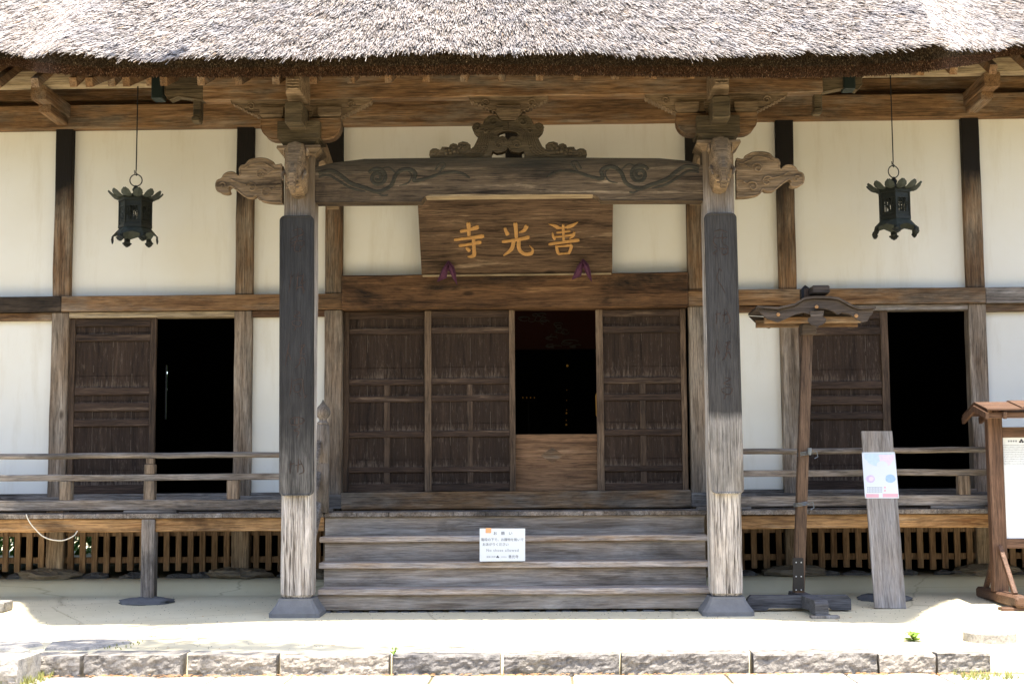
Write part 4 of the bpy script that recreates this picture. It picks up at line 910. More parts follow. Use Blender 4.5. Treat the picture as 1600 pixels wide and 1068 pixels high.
# ------------------------------------------------------------ hung and placed things
# name board
sb = thing('name_board', 'wide dark grained board with three gilt characters over the doorway', 'signboard', tuple(P(806, 430, -0.08)))
tl, tr_, bl, brr = P(652, 306, -0.44), P(958, 303, -0.44), P(659, 431.5, -0.10), P(956.5, 428, -0.10)
nrm_ = (tr_-tl).cross(bl-tl).normalized()
if nrm_.y > 0: nrm_ = -nrm_
m = MB(); nx, nz = 14, 6; vs = []
for j in range(nz+1):
    for i in range(nx+1):
        a = tl.lerp(tr_, i/nx); b = bl.lerp(brr, i/nx); vs.append(a.lerp(b, j/nz))
L = nx+1; fs = [(j*L+i, j*L+i+1, j*L+L+i+1, j*L+L+i) for j in range(nz) for i in range(nx)]
bk = [v-nrm_*0.035 for v in (tl, tr_, brr, bl)]
n0 = len(vs); vs += bk
fs += [(n0, n0+1, n0+2, n0+3), tuple(range(L))+(n0+1, n0), tuple(range(nz*L, nz*L+L))+(n0+2, n0+3), tuple(j*L for j in range(nz+1))+(n0+3, n0), tuple(j*L+nx for j in range(nz+1))+(n0+2, n0+1)]
m.add(vs, fs); m.build('board', 'sign_x', sb)
def onboard(zx, zy):         # zoomed photo coordinates on the tilted board
    px, py = 640+zx/4.848, 300+zy/4.848
    d = CW + CR*((px-800)/F) - CU*((py-534)/F); t = (tl-CAM).dot(nrm_)/d.dot(nrm_); return CAM+d*t
def brush(m, pts, ws, thick=0.012):
    pp_ = smooth_pts([(a, b, c) for (a, b), c in zip(pts, ws)], 6); Lp = []; Rp = []
    for i, (x, y, w_) in enumerate(pp_):
        x0, y0, _ = pp_[max(0, i-1)]; x1, y1, _ = pp_[min(len(pp_)-1, i+1)]; dx, dy = x1-x0, y1-y0; l = math.hypot(dx, dy) or 1
        w_ = max(2, w_)*(0.6 if i in (0, len(pp_)-1) else 1); ex = (dx/l*w_*0.25*(-1 if i == 0 else 1 if i == len(pp_)-1 else 0), dy/l*w_*0.25*(-1 if i == 0 else 1 if i == len(pp_)-1 else 0))
        j = random.uniform(-1.2, 1.2)
        Lp.append((x-dy/l*w_/2+ex[0]+j, y+dx/l*w_/2+ex[1])); Rp.append((x+dy/l*w_/2+ex[0], y-dx/l*w_/2+ex[1]+j))
    n = len(Lp); fr = [onboard(*q_)+nrm_*thick for q_ in Lp+Rp]; bk_ = [onboard(*q_)+nrm_*0.0005 for q_ in Lp+Rp]
    cen = [onboard(x, y)+nrm_*(thick+0.004) for x, y, _ in pp_]
    vs = fr+bk_+cen; fs = []
    for i in range(n-1):
        fs += [(i, i+1, 4*n+i+1, 4*n+i), (4*n+i, 4*n+i+1, n+i+1, n+i), (i, i+1, 2*n+i+1, 2*n+i), (n+i, n+i+1, 3*n+i+1, 3*n+i)]
    fs += [(0, 4*n, n, 3*n, 2*n), (n-1, 5*n-1, 2*n-1, 4*n-1, 3*n-1)]
    m.add(vs, fs)
chars = [
 [([(385, 297), (450, 284), (520, 264)], (24, 22, 34)), ([(445, 232), (448, 280), (450, 330)], (34, 28, 24)), ([(340, 360), (450, 347), (560, 332)], (22, 20, 34)), ([(375, 405), (450, 394), (540, 378)], (22, 20, 30)), ([(484, 350), (488, 430), (486, 478), (440, 488)], (26, 26, 30, 10)), ([(428, 418), (440, 430), (455, 445)], (12, 24, 26))],
 [([(800, 234), (806, 290), (808, 345)], (34, 28, 26)), ([(722, 270), (730, 295), (745, 322)], (20, 24, 32)), ([(888, 255), (868, 288), (828, 305)], (32, 26, 8)), ([(703, 374), (800, 362), (905, 340)], (24, 22, 30)), ([(790, 362), (772, 430), (712, 478)], (28, 28, 12)), ([(828, 357), (830, 430), (870, 466), (922, 462), (932, 432), (908, 402)], (28, 28, 26, 26, 14, 4))],
 [([(1052, 240), (1095, 252), (1130, 270)], (4, 22, 28)), ([(1277, 224), (1235, 250), (1190, 264)], (4, 24, 26)), ([(1163, 245), (1165, 310), (1167, 375)], (22, 20, 18)), ([(1110, 272), (1160, 268), (1212, 260)], (14, 14, 18)), ([(1112, 305), (1160, 300), (1215, 292)], (14, 14, 18)), ([(1100, 338), (1160, 332), (1238, 322)], (14, 14, 20)),
  ([(1082, 305), (1088, 335), (1102, 358)], (10, 20, 18)), ([(1247, 300), (1240, 325), (1212, 352)], (16, 22, 10)), ([(1055, 394), (1160, 378), (1283, 362)], (22, 20, 28)), ([(1112, 405), (1118, 440), (1128, 466)], (20, 22, 20)), ([(1118, 410), (1170, 406), (1228, 400)], (16, 16, 22)), ([(1228, 402), (1218, 435), (1205, 466)], (24, 22, 16)), ([(1125, 466), (1165, 464), (1206, 460)], (18, 14, 18))]]
for ch in chars:
    m = MB()
    for q_, ws in ch: brush(m, q_, ws)
    m.build('gilt_character', 'gold', sb)
m = MB(); m.bar(bl+nrm_*0.015+Vector((0.01, 0, 0.008)), brr+nrm_*0.015+Vector((-0.01, 0, 0.008)), 0.03, 0.018, 0.003); m.build('bottom_rail', 'light_x', sb)
# purple cloths over the board hooks
for (cx, cy), lab in (((701, 408), 'purple folded cloth under the left end of the name board'), ((911, 405), 'purple folded cloth under the right end of the name board')):
    k = 163; yb = -0.22
    t0 = P(cx, cy, yb); n_ = 10; m = MB()
    L_ = [(0, 0), (-9, 12), (-18, 33), (-4, 27), (-2, 15), (1.5, 15), (7, 27), (13, 38 if cx < 800 else 36), (11, 20), (8, 9)]
    pts = [(t0.x+a/k, t0.z-b/k) for a, b in L_]
    m.extr(pts, yb-0.012, yb+0.02, 0.006)
    # raised fold ridges
    m.tube([(t0.x, yb-0.014, t0.z-0.01), (t0.x-7/k, yb-0.03, t0.z-16/k), (t0.x-14/k, yb-0.014, t0.z-30/k)], [0.008, 0.02, 0.004], 8)
    m.tube([(t0.x, yb-0.014, t0.z-0.01), (t0.x+5/k, yb-0.03, t0.z-14/k), (t0.x+11/k, yb-0.014, t0.z-33/k)], [0.008, 0.018, 0.004], 8)
    tag(m.build('hook_cloth', 'purple', None, True), lab, 'cloth', 'purple cloths under the name board')
# carved verse plaques on the pillars
def plaque(xl, xr, xlb, xrb, yt, yb, worn_y, strokes, lab, sx):
    a = P(xl, yt, -2.075); b = P(xr, yt, -2.075); c = P(xrb, yb, -2.075); d = P(xlb, yb, -2.075)
    root = thing('verse_plaque', lab, 'plaque', ((c.x+d.x)/2, -2.06, c.z), 'carved plaques on the porch pillars')
    def outline(z0, z1, r, top, bot, inset=0.0):
        pts = []
        def X0(z): t = (a.z-z)/(a.z-d.z); return a.x+(d.x-a.x)*t+inset
        def X1(z): t = (b.z-z)/(b.z-c.z); return b.x+(c.x-b.x)*t-inset
        if top:
            for q_ in range(5): th = math.pi/2*q_/4; pts.append((X0(z1)+r-r*math.cos(th), z1-r+r*math.sin(th)))
            for q_ in range(5): th = math.pi/2*q_/4; pts.append((X1(z1)-r+r*math.sin(th), z1-r+r*math.cos(th)))
        else: pts += [(X0(z1), z1), (X1(z1), z1)]
        if bot:
            for q_ in range(5): th = math.pi/2*q_/4; pts.append((X1(z0)-r+r*math.cos(th), z0+r-r*math.sin(th)))
            for q_ in range(5): th = math.pi/2*q_/4; pts.append((X0(z0)+r-r*math.sin(th), z0+r-r*math.cos(th)))
        else: pts += [(X1(z0), z0), (X0(z0), z0)]
        return pts
    m = MB(); m.extr(outline(d.z, a.z, 0.035, True, True), -2.065, -2.034, 0.0); m.build('panel', 'plaqueR_z' if sx > 0 else 'plaqueL_z', root)
    m = MB(); op = outline(d.z, a.z, 0.035, True, True, 0.010); m.tube([(x, -2.066, z) for x, z in op]+[(op[0][0], -2.066, op[0][1])], 0.008, 6, False)
    m.build('raised_border', 'plaqueR_z' if sx > 0 else 'plaqueL_z', root)
    for ch_ in strokes:
        m = MB()
        for s_ in ch_:
            sp = smooth_pts(s_, 6); w3 = [P(x, y, -2.066) for x, y in sp]
            m.tube([tuple(p) for p in w3], [0.0042*(1-0.5*abs(2*i/len(w3)-1)) for i in range(len(w3))], 5)
        m.build('cursive_character', 'cursive', root)
MATS['cursive'] = wood('faded vermilion cursive carving', 'z', (0.045, 0.03, 0.023), (0.075, 0.048, 0.037), (0.13, 0.09, 0.072), 0.1, seed=50, knots=False)
def sc(cx, cy, s, arr): return [[(cx+x*s, cy+y*s) for x, y in p] for p in arr]
G1 = [[(-6, -8), (4, -11), (7, -5), (-3, -1), (-9, 3)], [(0, -14), (1, -4), (-2, 6), (-7, 10)], [(-9, 6), (-2, 4), (7, 3), (8, 8), (2, 12)], [(-2, 8), (4, 9), (3, 15), (-3, 14), (-2, 8)]]
G2 = [[(-8, -12), (-9, 0), (-11, 12)], [(-5, -9), (-8, -4)], [(0, -12), (-1, 0), (-2, 10)], [(-3, -4), (5, -7), (3, 2), (9, 0)], [(6, -10), (5, 4), (8, 12)], [(-3, 8), (4, 6), (6, 14)]]
G3 = [[(-2, -12), (5, -10), (-3, -5), (6, -3)], [(-6, 2), (2, 0), (7, 2), (4, 8), (-4, 6), (-6, 2)], [(0, 8), (-3, 14)]]
G4 = [[(-8, -14), (-10, -4), (-12, 10)], [(-9, -4), (-6, 4)], [(2, -10), (8, -12), (3, -4), (9, -2)], [(5, -12), (3, 6), (-2, 12)], [(1, 4), (7, 2), (9, 10)]]
G5 = [[(-6, -14), (-7, 0), (-9, 8)], [(-5, -10), (6, -12), (7, -2), (9, 10)], [(-3, -5), (4, -6), (3, 2), (-3, 2), (-3, -5)], [(1, 4), (5, 9)], [(8, 10), (12, 6)]]
G6 = [[(-8, -10), (0, -13), (9, -10), (6, -5), (-6, -4), (-8, -10)], [(-2, -12), (-2, -5)], [(3, -12), (3, -5)], [(-1, -3), (4, -1), (-3, 3), (3, 5), (0, 12)]]
G7 = [[(-8, -8), (-9, 10)], [(-11, -2), (-3, -4)], [(2, -10), (1, 8)], [(-2, -1), (7, -3)], [(4, -8), (9, 6), (3, 10)]]
G8 = [[(-8, -14), (0, -16), (8, -13)], [(-6, -10), (-9, -2), (-4, 4)], [(2, -12), (2, 0)], [(-8, 4), (-4, 8), (-9, 12), (-5, 14)], [(3, 2), (8, 4), (8, 12), (2, 13), (2, 4)], [(-2, 6), (9, 7)], [(-6, -6), (8, -7)]]
G9 = [[(-3, -14), (-6, -2), (0, 8), (4, 16)], [(-3, -14), (0, -10)]]
MATS['cursive'].name = 'cursive carving'
plaque(436.5, 490, 435.5, 489.5, 338, 773, 655, [sc(464, 372, 1.35, G1), sc(466, 440, 1.35, G2), sc(463, 500, 1.2, G3), sc(464, 556, 1.5, G4), sc(464, 608, 1.35, G5), sc(463, 668, 1.3, G6), sc(464, 728, 1.2, G7)], 'black cursive verse plaque on the left porch pillar', -1)
plaque(1100.5, 1151, 1111.5, 1163, 334, 770, 657, [sc(1126, 380, 1.3, G8), sc(1128, 437, 1.3, G9), sc(1130, 494, 1.2, G7), sc(1131, 548, 1.2, G4), sc(1135, 605, 1.3, G3)], 'black verse plaque with pale lower end, on the right porch pillar', 1)
# hanging bronze lanterns (local coords, origin at lantern foot)
def hexring(r, z, a0=0.0): return [(r*math.cos(a0+math.pi/3*k), r*math.sin(a0+math.pi/3*k), z) for k in range(6)]
def lantern(loc, rz, rodlen, lab):
    root = thing('hanging_lantern', lab, 'lantern', loc, 'bronze lanterns hanging from the eaves', rz)
    M_ = Matrix.Translation(loc) @ Matrix.Rotation(rz, 4, 'Z')
    def bd(m, name, mat, parent=None, smooth=False):
        m.v = [tuple(M_ @ Vector(v)) for v in m.v]; return m.build(name, mat, parent or root, smooth)
    # body: posts and rings, pierced panes
    R0 = 0.152
    m = MB()
    for z0, z1, r in ((0.17, 0.20, R0+0.01), (0.225, 0.235, R0+0.004), (0.375, 0.385, R0+0.004), (0.43, 0.455, R0+0.012)):
        a, b = hexring(r, z0), hexring(r, z1); m.add(a+b+hexring(r-0.03, z0)+hexring(r-0.03, z1), [(k, (k+1) % 6, 6+(k+1) % 6, 6+k) for k in range(6)]+[(12+k, 12+(k+1) % 6, 18+(k+1) % 6, 18+k) for k in range(6)]+[(k, (k+1) % 6, 12+(k+1) % 6, 12+k) for k in range(6)]+[(6+k, 6+(k+1) % 6, 18+(k+1) % 6, 18+k) for k in range(6)])
    for (x, y, z) in hexring(R0, 0): m.tube([(x, y, 0.18), (x, y, 0.45)], 0.009, 6)
    bdy = bd(m, 'lantern_body', 'bronze')
    m = MB()
    h = hexring(R0-0.004, 0)
    for k in range(6):
        a = Vector(h[k]); b = Vector(h[(k+1) % 6])
        for q_ in range(9):       # small scrolls make pierced screens
            for rr in range(4):
                t = 0.12+0.76*(q_+0.5)/9; c = a.lerp(b, t); z = 0.25+0.12*(rr+0.5)/4
                if random.random() < 0.55:
                    dr_ = (b-a).normalized(); m.tube([(c.x+dr_.x*0.013*math.cos(w_), c.y+dr_.y*0.013*math.cos(w_), z+0.015*math.sin(w_)) for w_ in [random.uniform(0, 6)+j*0.8 for j in range(6)]], 0.004, 4)
        for z0, z1 in ((0.20, 0.245), (0.378, 0.432)): m.quad((a.x, a.y, z0), (b.x, b.y, z0), (b.x, b.y, z1), (a.x, a.y, z1))
        for t in (0.0, 0.30, 0.5, 0.70): 
            c = a.lerp(b, t); m.tube([(c.x, c.y, 0.24), (c.x, c.y, 0.38)], 0.006 if t else 0.012, 4)
        m.quad(*[tuple(a.lerp(b, t)*0.985+Vector((0, 0, z))) for t, z in ((0.0, 0.24), (0.22, 0.24), (0.22, 0.38), (0.0, 0.38))])
        m.quad(*[tuple(a.lerp(b, t)*0.985+Vector((0, 0, z))) for t, z in ((0.78, 0.24), (1.0, 0.24), (1.0, 0.38), (0.78, 0.38))])
    bd(m, 'pierced_screen', 'bronze', bdy)
    # roof cap and upturned petals
    m = MB(); m.lathe([(0.17, 0.455), (0.16, 0.475), (0.09, 0.50), (0.03, 0.515), (0.025, 0.53)], (0, 0, 0), 6); bd(m, 'lantern_cap', 'bronze')
    for k in range(12):
        th = 2*math.pi*(k+0.5)/12; m = MB(); vs = []; fs = []
        big = 1.0
        for i, (r, z, wv_) in enumerate(((0.14, 0.462, 0.024), (0.185, 0.464, 0.040), (0.215, 0.478, 0.046), (0.240, 0.502, 0.038), (0.258, 0.525, 0.008))):
            for t in (-1, 0, 1):
                rr = r*big-abs(t)*0.004; vs.append((rr*math.cos(th)-t*wv_*math.sin(th), rr*math.sin(th)+t*wv_*math.cos(th), z+abs(t)*0.008))
        n_ = 5
        for i in range(n_-1):
            for j in range(2): fs.append((i*3+j, i*3+j+1, i*3+4+j, i*3+3+j))
        vs2 = [(x*1.02, y*1.02, z-0.006) for x, y, z in vs]; m.add(vs+vs2, fs+[tuple(q_+15 for q_ in f_) for f_ in fs]); bd(m, 'petal', 'bronzegreen')
    m = MB(); m.lathe([(0.018, 0.525), (0.03, 0.54), (0.034, 0.555), (0.022, 0.575), (0.006, 0.595)], (0, 0, 0), 12); bd(m, 'finial', 'bronze')
    m = MB(); m.tube([(0.058*math.sin(a_), 0, 0.645-0.058*math.cos(a_)) for a_ in [2*math.pi*i/24 for i in range(25)]], 0.0055, 6, False); bd(m, 'ring', 'iron')
    m = MB(); m.tube([(0.0, 0, 0.69), (0.012, 0, 0.705), (-0.004, 0, 0.72), (0.0, 0, 0.75), (0, 0, 0.69+rodlen)], 0.006, 6); m.tube([(0, 0, 0.698), (-0.014, 0, 0.71), (-0.018, 0, 0.745)], 0.004, 5); bd(m, 'hanging_rod', 'iron')
    # skirt with cloud feet
    m = MB(); a, b = hexring(0.15, 0.17), hexring(0.225, 0.085); mid = [((b[k][0]+b[(k+1) % 6][0])/2*0.97, (b[k][1]+b[(k+1) % 6][1])/2*0.97, 0.12) for k in range(6)]
    for k in range(6):
        k2 = (k+1) % 6; m.add([a[k], a[k2], b[k2], mid[k], b[k]], [(0, 1, 3), (1, 2, 3), (0, 3, 4)])
    bd(m, 'skirt', 'bronzegreen')
    for k in range(6):
        x, y, _ = hexring(0.212, 0)[k]; m = MB(); tx, ty = -math.sin(math.pi/3*k), math.cos(math.pi/3*k)
        for (o_, z, r) in ((-0.03, 0.055, 0.012), (0.03, 0.055, 0.012), (0, 0.07, 0.026), (-0.015, 0.042, 0.015), (0.015, 0.042, 0.015), (0, 0.034, 0.016)):
            m.blob((x+tx*o_, y+ty*o_, z), r*abs(tx)+0.008, r*abs(ty)+0.008, r, 8, 0.0)
        m.add([(x*0.97+tx*s_, y*0.97+ty*s_, z) for s_, z in ((-0.03, 0.105), (0.03, 0.105), (0.03, 0.05), (-0.03, 0.05))], [(0, 1, 2, 3)])
        bd(m, 'foot', 'bronze')
    return root
LY = -0.71
for px, pyb, pyt, rz, lab in ((210.5, 383, 273, 0.12, 'green bronze lantern hanging left of the porch'), (1399.5, 371, 265, 0.36, 'green bronze lantern hanging right of the porch')):
    b = P(px, pyb, LY); lantern((b.x, LY, b.z-0.01), rz, 4.982-(b.z-0.01)-0.69, lab)
# paper sign on the steps
a, b, c, d = P(749.5, 825, -1.515), P(820.5, 825, -1.515), P(820.5, 875.8, -1.545), P(749.5, 876.5, -1.545)
sg = thing('paper_notice', 'small white no-shoes notice with orange tape propped on the middle step', 'notice', tuple((c+d)/2))
m = MB(); m.add([a, b, c, d]+[v+Vector((0, 0.005, 0)) for v in (a, b, c, d)], [(0, 1, 2, 3), (4, 5, 6, 7), (0, 1, 5, 4), (1, 2, 6, 5), (2, 3, 7, 6), (3, 0, 4, 7)]); m.build('card', 'paper', sg)
ex = (b-a).normalized(); ez = (a-d).normalized(); en = ex.cross(ez).normalized()
if en.y > 0: en = -en
Wc, Hc = (b-a).length, (a-d).length
def onface(org, ex, ez, en, u_, v_, W_, H_, off=0.0008):
    o_ = org+ex*(u_*W_)+ez*(v_*H_)+en*off
    return Matrix(((ex.x, ez.x, en.x, o_.x), (ex.y, ez.y, en.y, o_.y), (ex.z, ez.z, en.z, o_.z), (0, 0, 0, 1)))
for body, u_, v_, s_, mt, sp, al_ in (('お　願　い', 0.51, 0.845, 0.034, 'ink', 1.0, 'CENTER'), ('階段の下で、お履物を脱いで', 0.5, 0.655, 0.029, 'ink', 1.0, 'CENTER'), ('おあがりください', 0.06, 0.51, 0.029, 'ink', 1.0, 'LEFT'), ('No shoes allowed', 0.5, 0.335, 0.034, 'greyink', 1.15, 'CENTER'), ('蝦夷三官寺', 0.25, 0.135, 0.016, 'greyink', 1.0, 'CENTER'), ('大臼山', 0.53, 0.135, 0.016, 'greyink', 1.1, 'CENTER'), ('善光寺', 0.74, 0.14, 0.030, 'ink', 1.0, 'CENTER')):
    text_mesh('lettering', body, s_, mt, sg, onface(d, ex, ez, en, u_, v_, Wc, Hc), 0.0002, al_, sp)
m = MB()
for o_ in ((-0.006, -0.004), (0.006, -0.004), (0, 0.006)):
    q_ = d+ex*(0.395*Wc+o_[0])+ez*(0.14*Hc+o_[1])+en*0.001; m.add([q_+ex*(0.0065*math.cos(t))+ez*(0.0055*math.sin(t)) for t in [k*math.pi/4 for k in range(8)]], [tuple(range(8))])
m.build('crest_mark', 'ink', sg)
m = MB(); q_ = d+ex*(0.13*Wc)+ez*(0.86*Hc)+en*0.0012; m.add([q_, q_+ex*0.05, q_+ex*0.05+ez*0.045, q_+ez*0.045], [(0, 1, 2, 3)]); m.build('tape', 'tape', sg)
# roofed wooden stand (single post, curved gable)
st = thing('gabled_stand', 'dark wooden single-post stand with curved gable roof on cross feet', 'stand', (2.52, -1.75, 0.01))
pt_, pb_ = P(1262, 500, -1.75), P(1247.5, 925, -1.75)
m = MB(); m.bar(pb_, P(1263, 452, -1.75), 0.09, 0.09, 0.006, (0, 1, 0)); m.build('post', 'stand_z', st)
a = P(1258, 449, -1.75); m = MB(); m.add([(a.x+x, -1.75+y, a.z+z) for z, r in ((-0.10, 0.042), (-0.02, 0.042), (0.02, 0.003)) for x, y in ((-r, -r), (r, -r), (r, r), (-r, r))], [(i*4+j, i*4+(j+1) % 4, i*4+4+(j+1) % 4, i*4+4+j) for i in range(2) for j in range(4)]+[(0, 1, 2, 3), (8, 9, 10, 11)]); m.build('post_cap', 'iron', st)
bark = [(-93, 5), (-60, 7), (-34, 1), (-20, -8), (-5, -10), (20, -10), (34, -8), (54, 3), (66, 7), (92, 6), (88, 9), (87, 13), (83, 16), (80, 23), (72, 25), (62, 20), (52, 12), (40, 10), (33, 13), (26, 8), (14, 4), (2, 4), (-6, 8), (-8, 13), (-20, 10), (-34, 13), (-48, 20), (-60, 25), (-70, 22), (-78, 19), (-84, 14)]
def gable(Y, cx, cy, s=1.0):
    return [(P(cx+x*s, cy+y*s, Y).x, P(cx+x*s, cy+y*s, Y).z) for x, y in bark]
m = MB(); m.extr(gable(-2.02, 1276, 478), -2.02, -1.985, 0.0)
m.build('bargeboard', 'stand_x', st)
top_f = [P(1276+x, 476+y, -2.03) for x, y in bark[:10]]
zoff = top_f[0].z
m = MB(); back = [Vector((p.x, -1.48, p.z)) for p in top_f]; frt = [Vector((p.x, -2.05, p.z)) for p in top_f]; n_ = len(frt)
vs = frt+back+[v+Vector((0, 0, 0.018)) for v in frt+back]
fs = [(i, i+1, n_+i+1, n_+i) for i in range(n_-1)]+[(2*n_+i, 2*n_+i+1, 3*n_+i+1, 3*n_+i) for i in range(n_-1)]+[(i, i+1, 2*n_+i+1, 2*n_+i) for i in range(n_-1)]+[(n_+i, n_+i+1, 3*n_+i+1, 3*n_+i) for i in range(n_-1)]+[(0, n_, 3*n_, 2*n_), (n_-1, 2*n_-1, 4*n_-1, 3*n_-1)]
m.add(vs, fs); m.build('roof_sheet', 'stand_x', st)
m = MB(); g0 = gable(-2.02, 1276, 478); m.extr([(x, z-0.0) for x, z in g0], -1.52, -1.49); m.build('bargeboard', 'stand_x', st)
m = MB(); zz_ = P(1260, 505, -1.6).z; m.bar((P(1185, 505, -1.75).x, -1.60, zz_), (P(1345, 505, -1.75).x, -1.60, zz_), 0.05, 0.07, 0.008); m.build('cross_bar', 'aged_x', st); m = MB(); m.bar((P(1185, 505, -1.75).x+0.03, -1.88, zz_+0.0), (P(1345, 505, -1.75).x-0.03, -1.88, zz_), 0.05, 0.055, 0.008); m.build('cross_bar', 'aged_x', st)
m = MB(); k = 183; c = P(1276, 492, -2.03)
gp = [(-14, 6), (-9, 3), (-11, -6), (11, -6), (9, 3), (14, 6), (13, 11), (7, 16), (2, 17), (0, 21), (-2, 17), (-8, 16), (-14, 10)]
m.extr([(c.x+x/k, c.z-y/k) for x, y in gp], -2.045, -2.022, 0.003); m.build('gable_pendant', 'stand_x', st)
for dx, dy in ((0, 0), (-60, 12), (62, 14)):
    c = P(1276+dx, 479+dy, -2.03); m = MB(); m.blob((c.x, -2.03, c.z), 0.017, 0.014, 0.017, 8, 0); m.build('nail_boss', 'litter', st)
m = MB(); c = P(1277, 456, -1.8); m.box(c.x-0.075, c.x+0.075, -1.98, -1.60, c.z-0.035, c.z+0.035, 0.01); m.build('ridge_block', 'stand_x', st)
m = MB(); c = P(1262, 515, -1.75); m.box(c.x-0.062, c.x+0.062, -1.83, -1.67, c.z-0.05, c.z+0.05, 0.01); m.build('post_collar', 'stand_x', st)
# metal plate and screws
a, b = P(1248, 922, -1.80), P(1248.5, 871, -1.80)
m = MB(); m.box(a.x-0.046, a.x+0.046, -1.806, -1.799, a.z, b.z, 0.002); m.build('metal_plate', 'iron', st)
for y in (878, 900, 921):
    for dx in (-4, 4): c = P(1248+dx, y, -1.808); m = MB(); m.blob(tuple(c), 0.006, 0.003, 0.006, 8, 0); m.build('screw', 'screw', st)
# feet: one along x, one towards viewer
def foot(p0, p1, w_, h_):
    p0 = Vector(p0); p1 = Vector(p1); d_ = (p1-p0).normalized(); L_ = (p1-p0).length
    m = MB(); side = Vector((-d_.y, d_.x, 0))
    prof = [(0, 0.03), (0.02, 0), (0.16, 0), (0.18, 0.02), (L_-0.18, 0.02), (L_-0.16, 0), (L_, 0), (L_, h_-0.03), (L_-0.03, h_), (0.03, h_), (0, h_-0.03)]
    n_ = len(prof); vs = [p0+d_*a_+side*(s_*w_/2)+Vector((0, 0, z_)) for s_ in (-1, 1) for a_, z_ in prof]
    tr2 = geometry.tessellate_polygon([[Vector((a_, z_, 0)) for a_, z_ in prof]])
    m.add(vs, [tuple(t) for t in tr2]+[tuple(q_+n_ for q_ in t) for t in tr2]+[(i, (i+1) % n_, n_+(i+1) % n_, n_+i) for i in range(n_)]); return m
fx0, fx1 = P(1167, 935, -1.75).x, P(1328, 935, -1.75).x
foot((fx0, -1.75, 0.02), (fx1, -1.75, 0.02), 0.10, 0.125).build('cross_foot', 'foot_x', st)
foot((2.50, -1.30, 0.03), (2.50+0.06, -2.28, 0.02), 0.11, 0.12).build('cross_foot', 'foot_x', st)
m = MB(); 
for y in (708, 787):
    c = P(1252+(5 if y < 750 else -1), y, -1.75)
    for k2 in range(3): m.tube([(c.x+0.062*math.cos(t), -1.75+0.062*math.sin(t), c.z+0.012*(k2-1)+0.01*math.cos(t)) for t in [i*math.pi/8 for i in range(17)]], 0.004, 5)
    m.tube([(c.x+0.05, -1.80, c.z), (c.x+0.09, -1.83, c.z+0.02), (c.x+0.10, -1.83, c.z-0.03), (c.x+0.07, -1.83, c.z-0.045)], 0.004, 5)
m.build('wire_tie', 'wire', st)
m = MB(); c = P(1276, 705, -1.80); m.lathe([(0.012, -0.03), (0.018, 0), (0.018, 0.03)], (P(1264, 706, -1.8).x, -1.83, c.z), 10); m.build('hook_cup', 'wire', st)
m = MB(); m.box(2.47, 2.70, -2.30, -2.20, -0.004, 0.018, 0.002); tag(m.build('shim_block', 'plank_z'), 'thin wooden shim under the front foot of the gabled stand', 'shim')
# leaning plank
a, b, c, d = P(1346, 673, -1.02), P(1394, 673, -1.02), P(1416, 950, -1.62), P(1367, 949, -1.62)
nn = (b-a).cross(d-a).normalized(); nn = nn if nn.y < 0 else -nn
m = MB(); vs = []; nzp = 12
for j in range(nzp+1):
    for q_ in (a.lerp(d, j/nzp), b.lerp(c, j/nzp)): vs.append(q_)
for j in range(nzp+1):
    for q_ in (a.lerp(d, j/nzp), b.lerp(c, j/nzp)): vs.append(q_-nn*0.028)
o_ = 2*(nzp+1); fs = []
for j in range(nzp): fs += [(2*j, 2*j+1, 2*j+3, 2*j+2), (o_+2*j, o_+2*j+1, o_+2*j+3, o_+2*j+2), (2*j, 2*j+2, o_+2*j+2, o_+2*j), (2*j+1, 2*j+3, o_+2*j+3, o_+2*j+1)]
fs += [(0, 1, o_+1, o_), (2*nzp, 2*nzp+1, o_+2*nzp+1, o_+2*nzp)]
m.add(vs, fs); lp = tag(m.build('leaning_plank', 'plank_z'), 'long grey weathered plank leaning against the right railing', 'plank')
ez_ = (a-d).normalized(); ey_ = -nn; ex_ = ey_.cross(ez_).normalized(); ML = Matrix(((ex_.x, ey_.x, ez_.x, d.x), (ex_.y, ey_.y, ez_.y, d.y), (ex_.z, ey_.z, ez_.z, d.z), (0, 0, 0, 1)))
lp.data.transform(ML.inverted()); lp.matrix_world = ML
# poster pinned to the plank
def onplank(px, py, off=0.004):
    dd = CW + CR*((px-800)/F) - CU*((py-534)/F); t = (a-CAM).dot(nn)/dd.dot(nn); return CAM+dd*t+nn*off
po = thing('poster', 'pale pink and blue event poster pinned to the leaning plank', 'poster', tuple(onplank(1376, 778)))
m = MB(); q4 = [onplank(1346.5, 706.5), onplank(1398, 706), onplank(1404.5, 778), onplank(1351.5, 778)]; m.add(q4+[v-nn*0.003 for v in q4], [(0, 1, 2, 3), (4, 5, 6, 7), (0, 1, 5, 4), (1, 2, 6, 5), (2, 3, 7, 6), (3, 0, 4, 7)]); m.build('sheet', 'posterpaper', po) if 'posterpaper' in MATS else m.build('sheet', 'paper', po)
def pdisc(cx, cy, rx, ry, mat, nm, off=0.005, ang=(0, 6.283)):
    m = MB(); n_ = 20; m.add([onplank(cx, cy, off)]+[onplank(cx+rx*math.cos(ang[0]+(ang[1]-ang[0])*i/n_)*(1+random.uniform(-0.08, 0.08)), cy+ry*math.sin(ang[0]+(ang[1]-ang[0])*i/n_), off) for i in range(n_+1)], [(0, i+1, i+2) for i in range(n_)]); m.build(nm, mat, po)
plain('paleblue', (0.62, 0.74, 0.88), 0.8, None, 0.15, nsc=40); plain('palepink', (0.84, 0.70, 0.80), 0.8, None, 0.12, nsc=40)
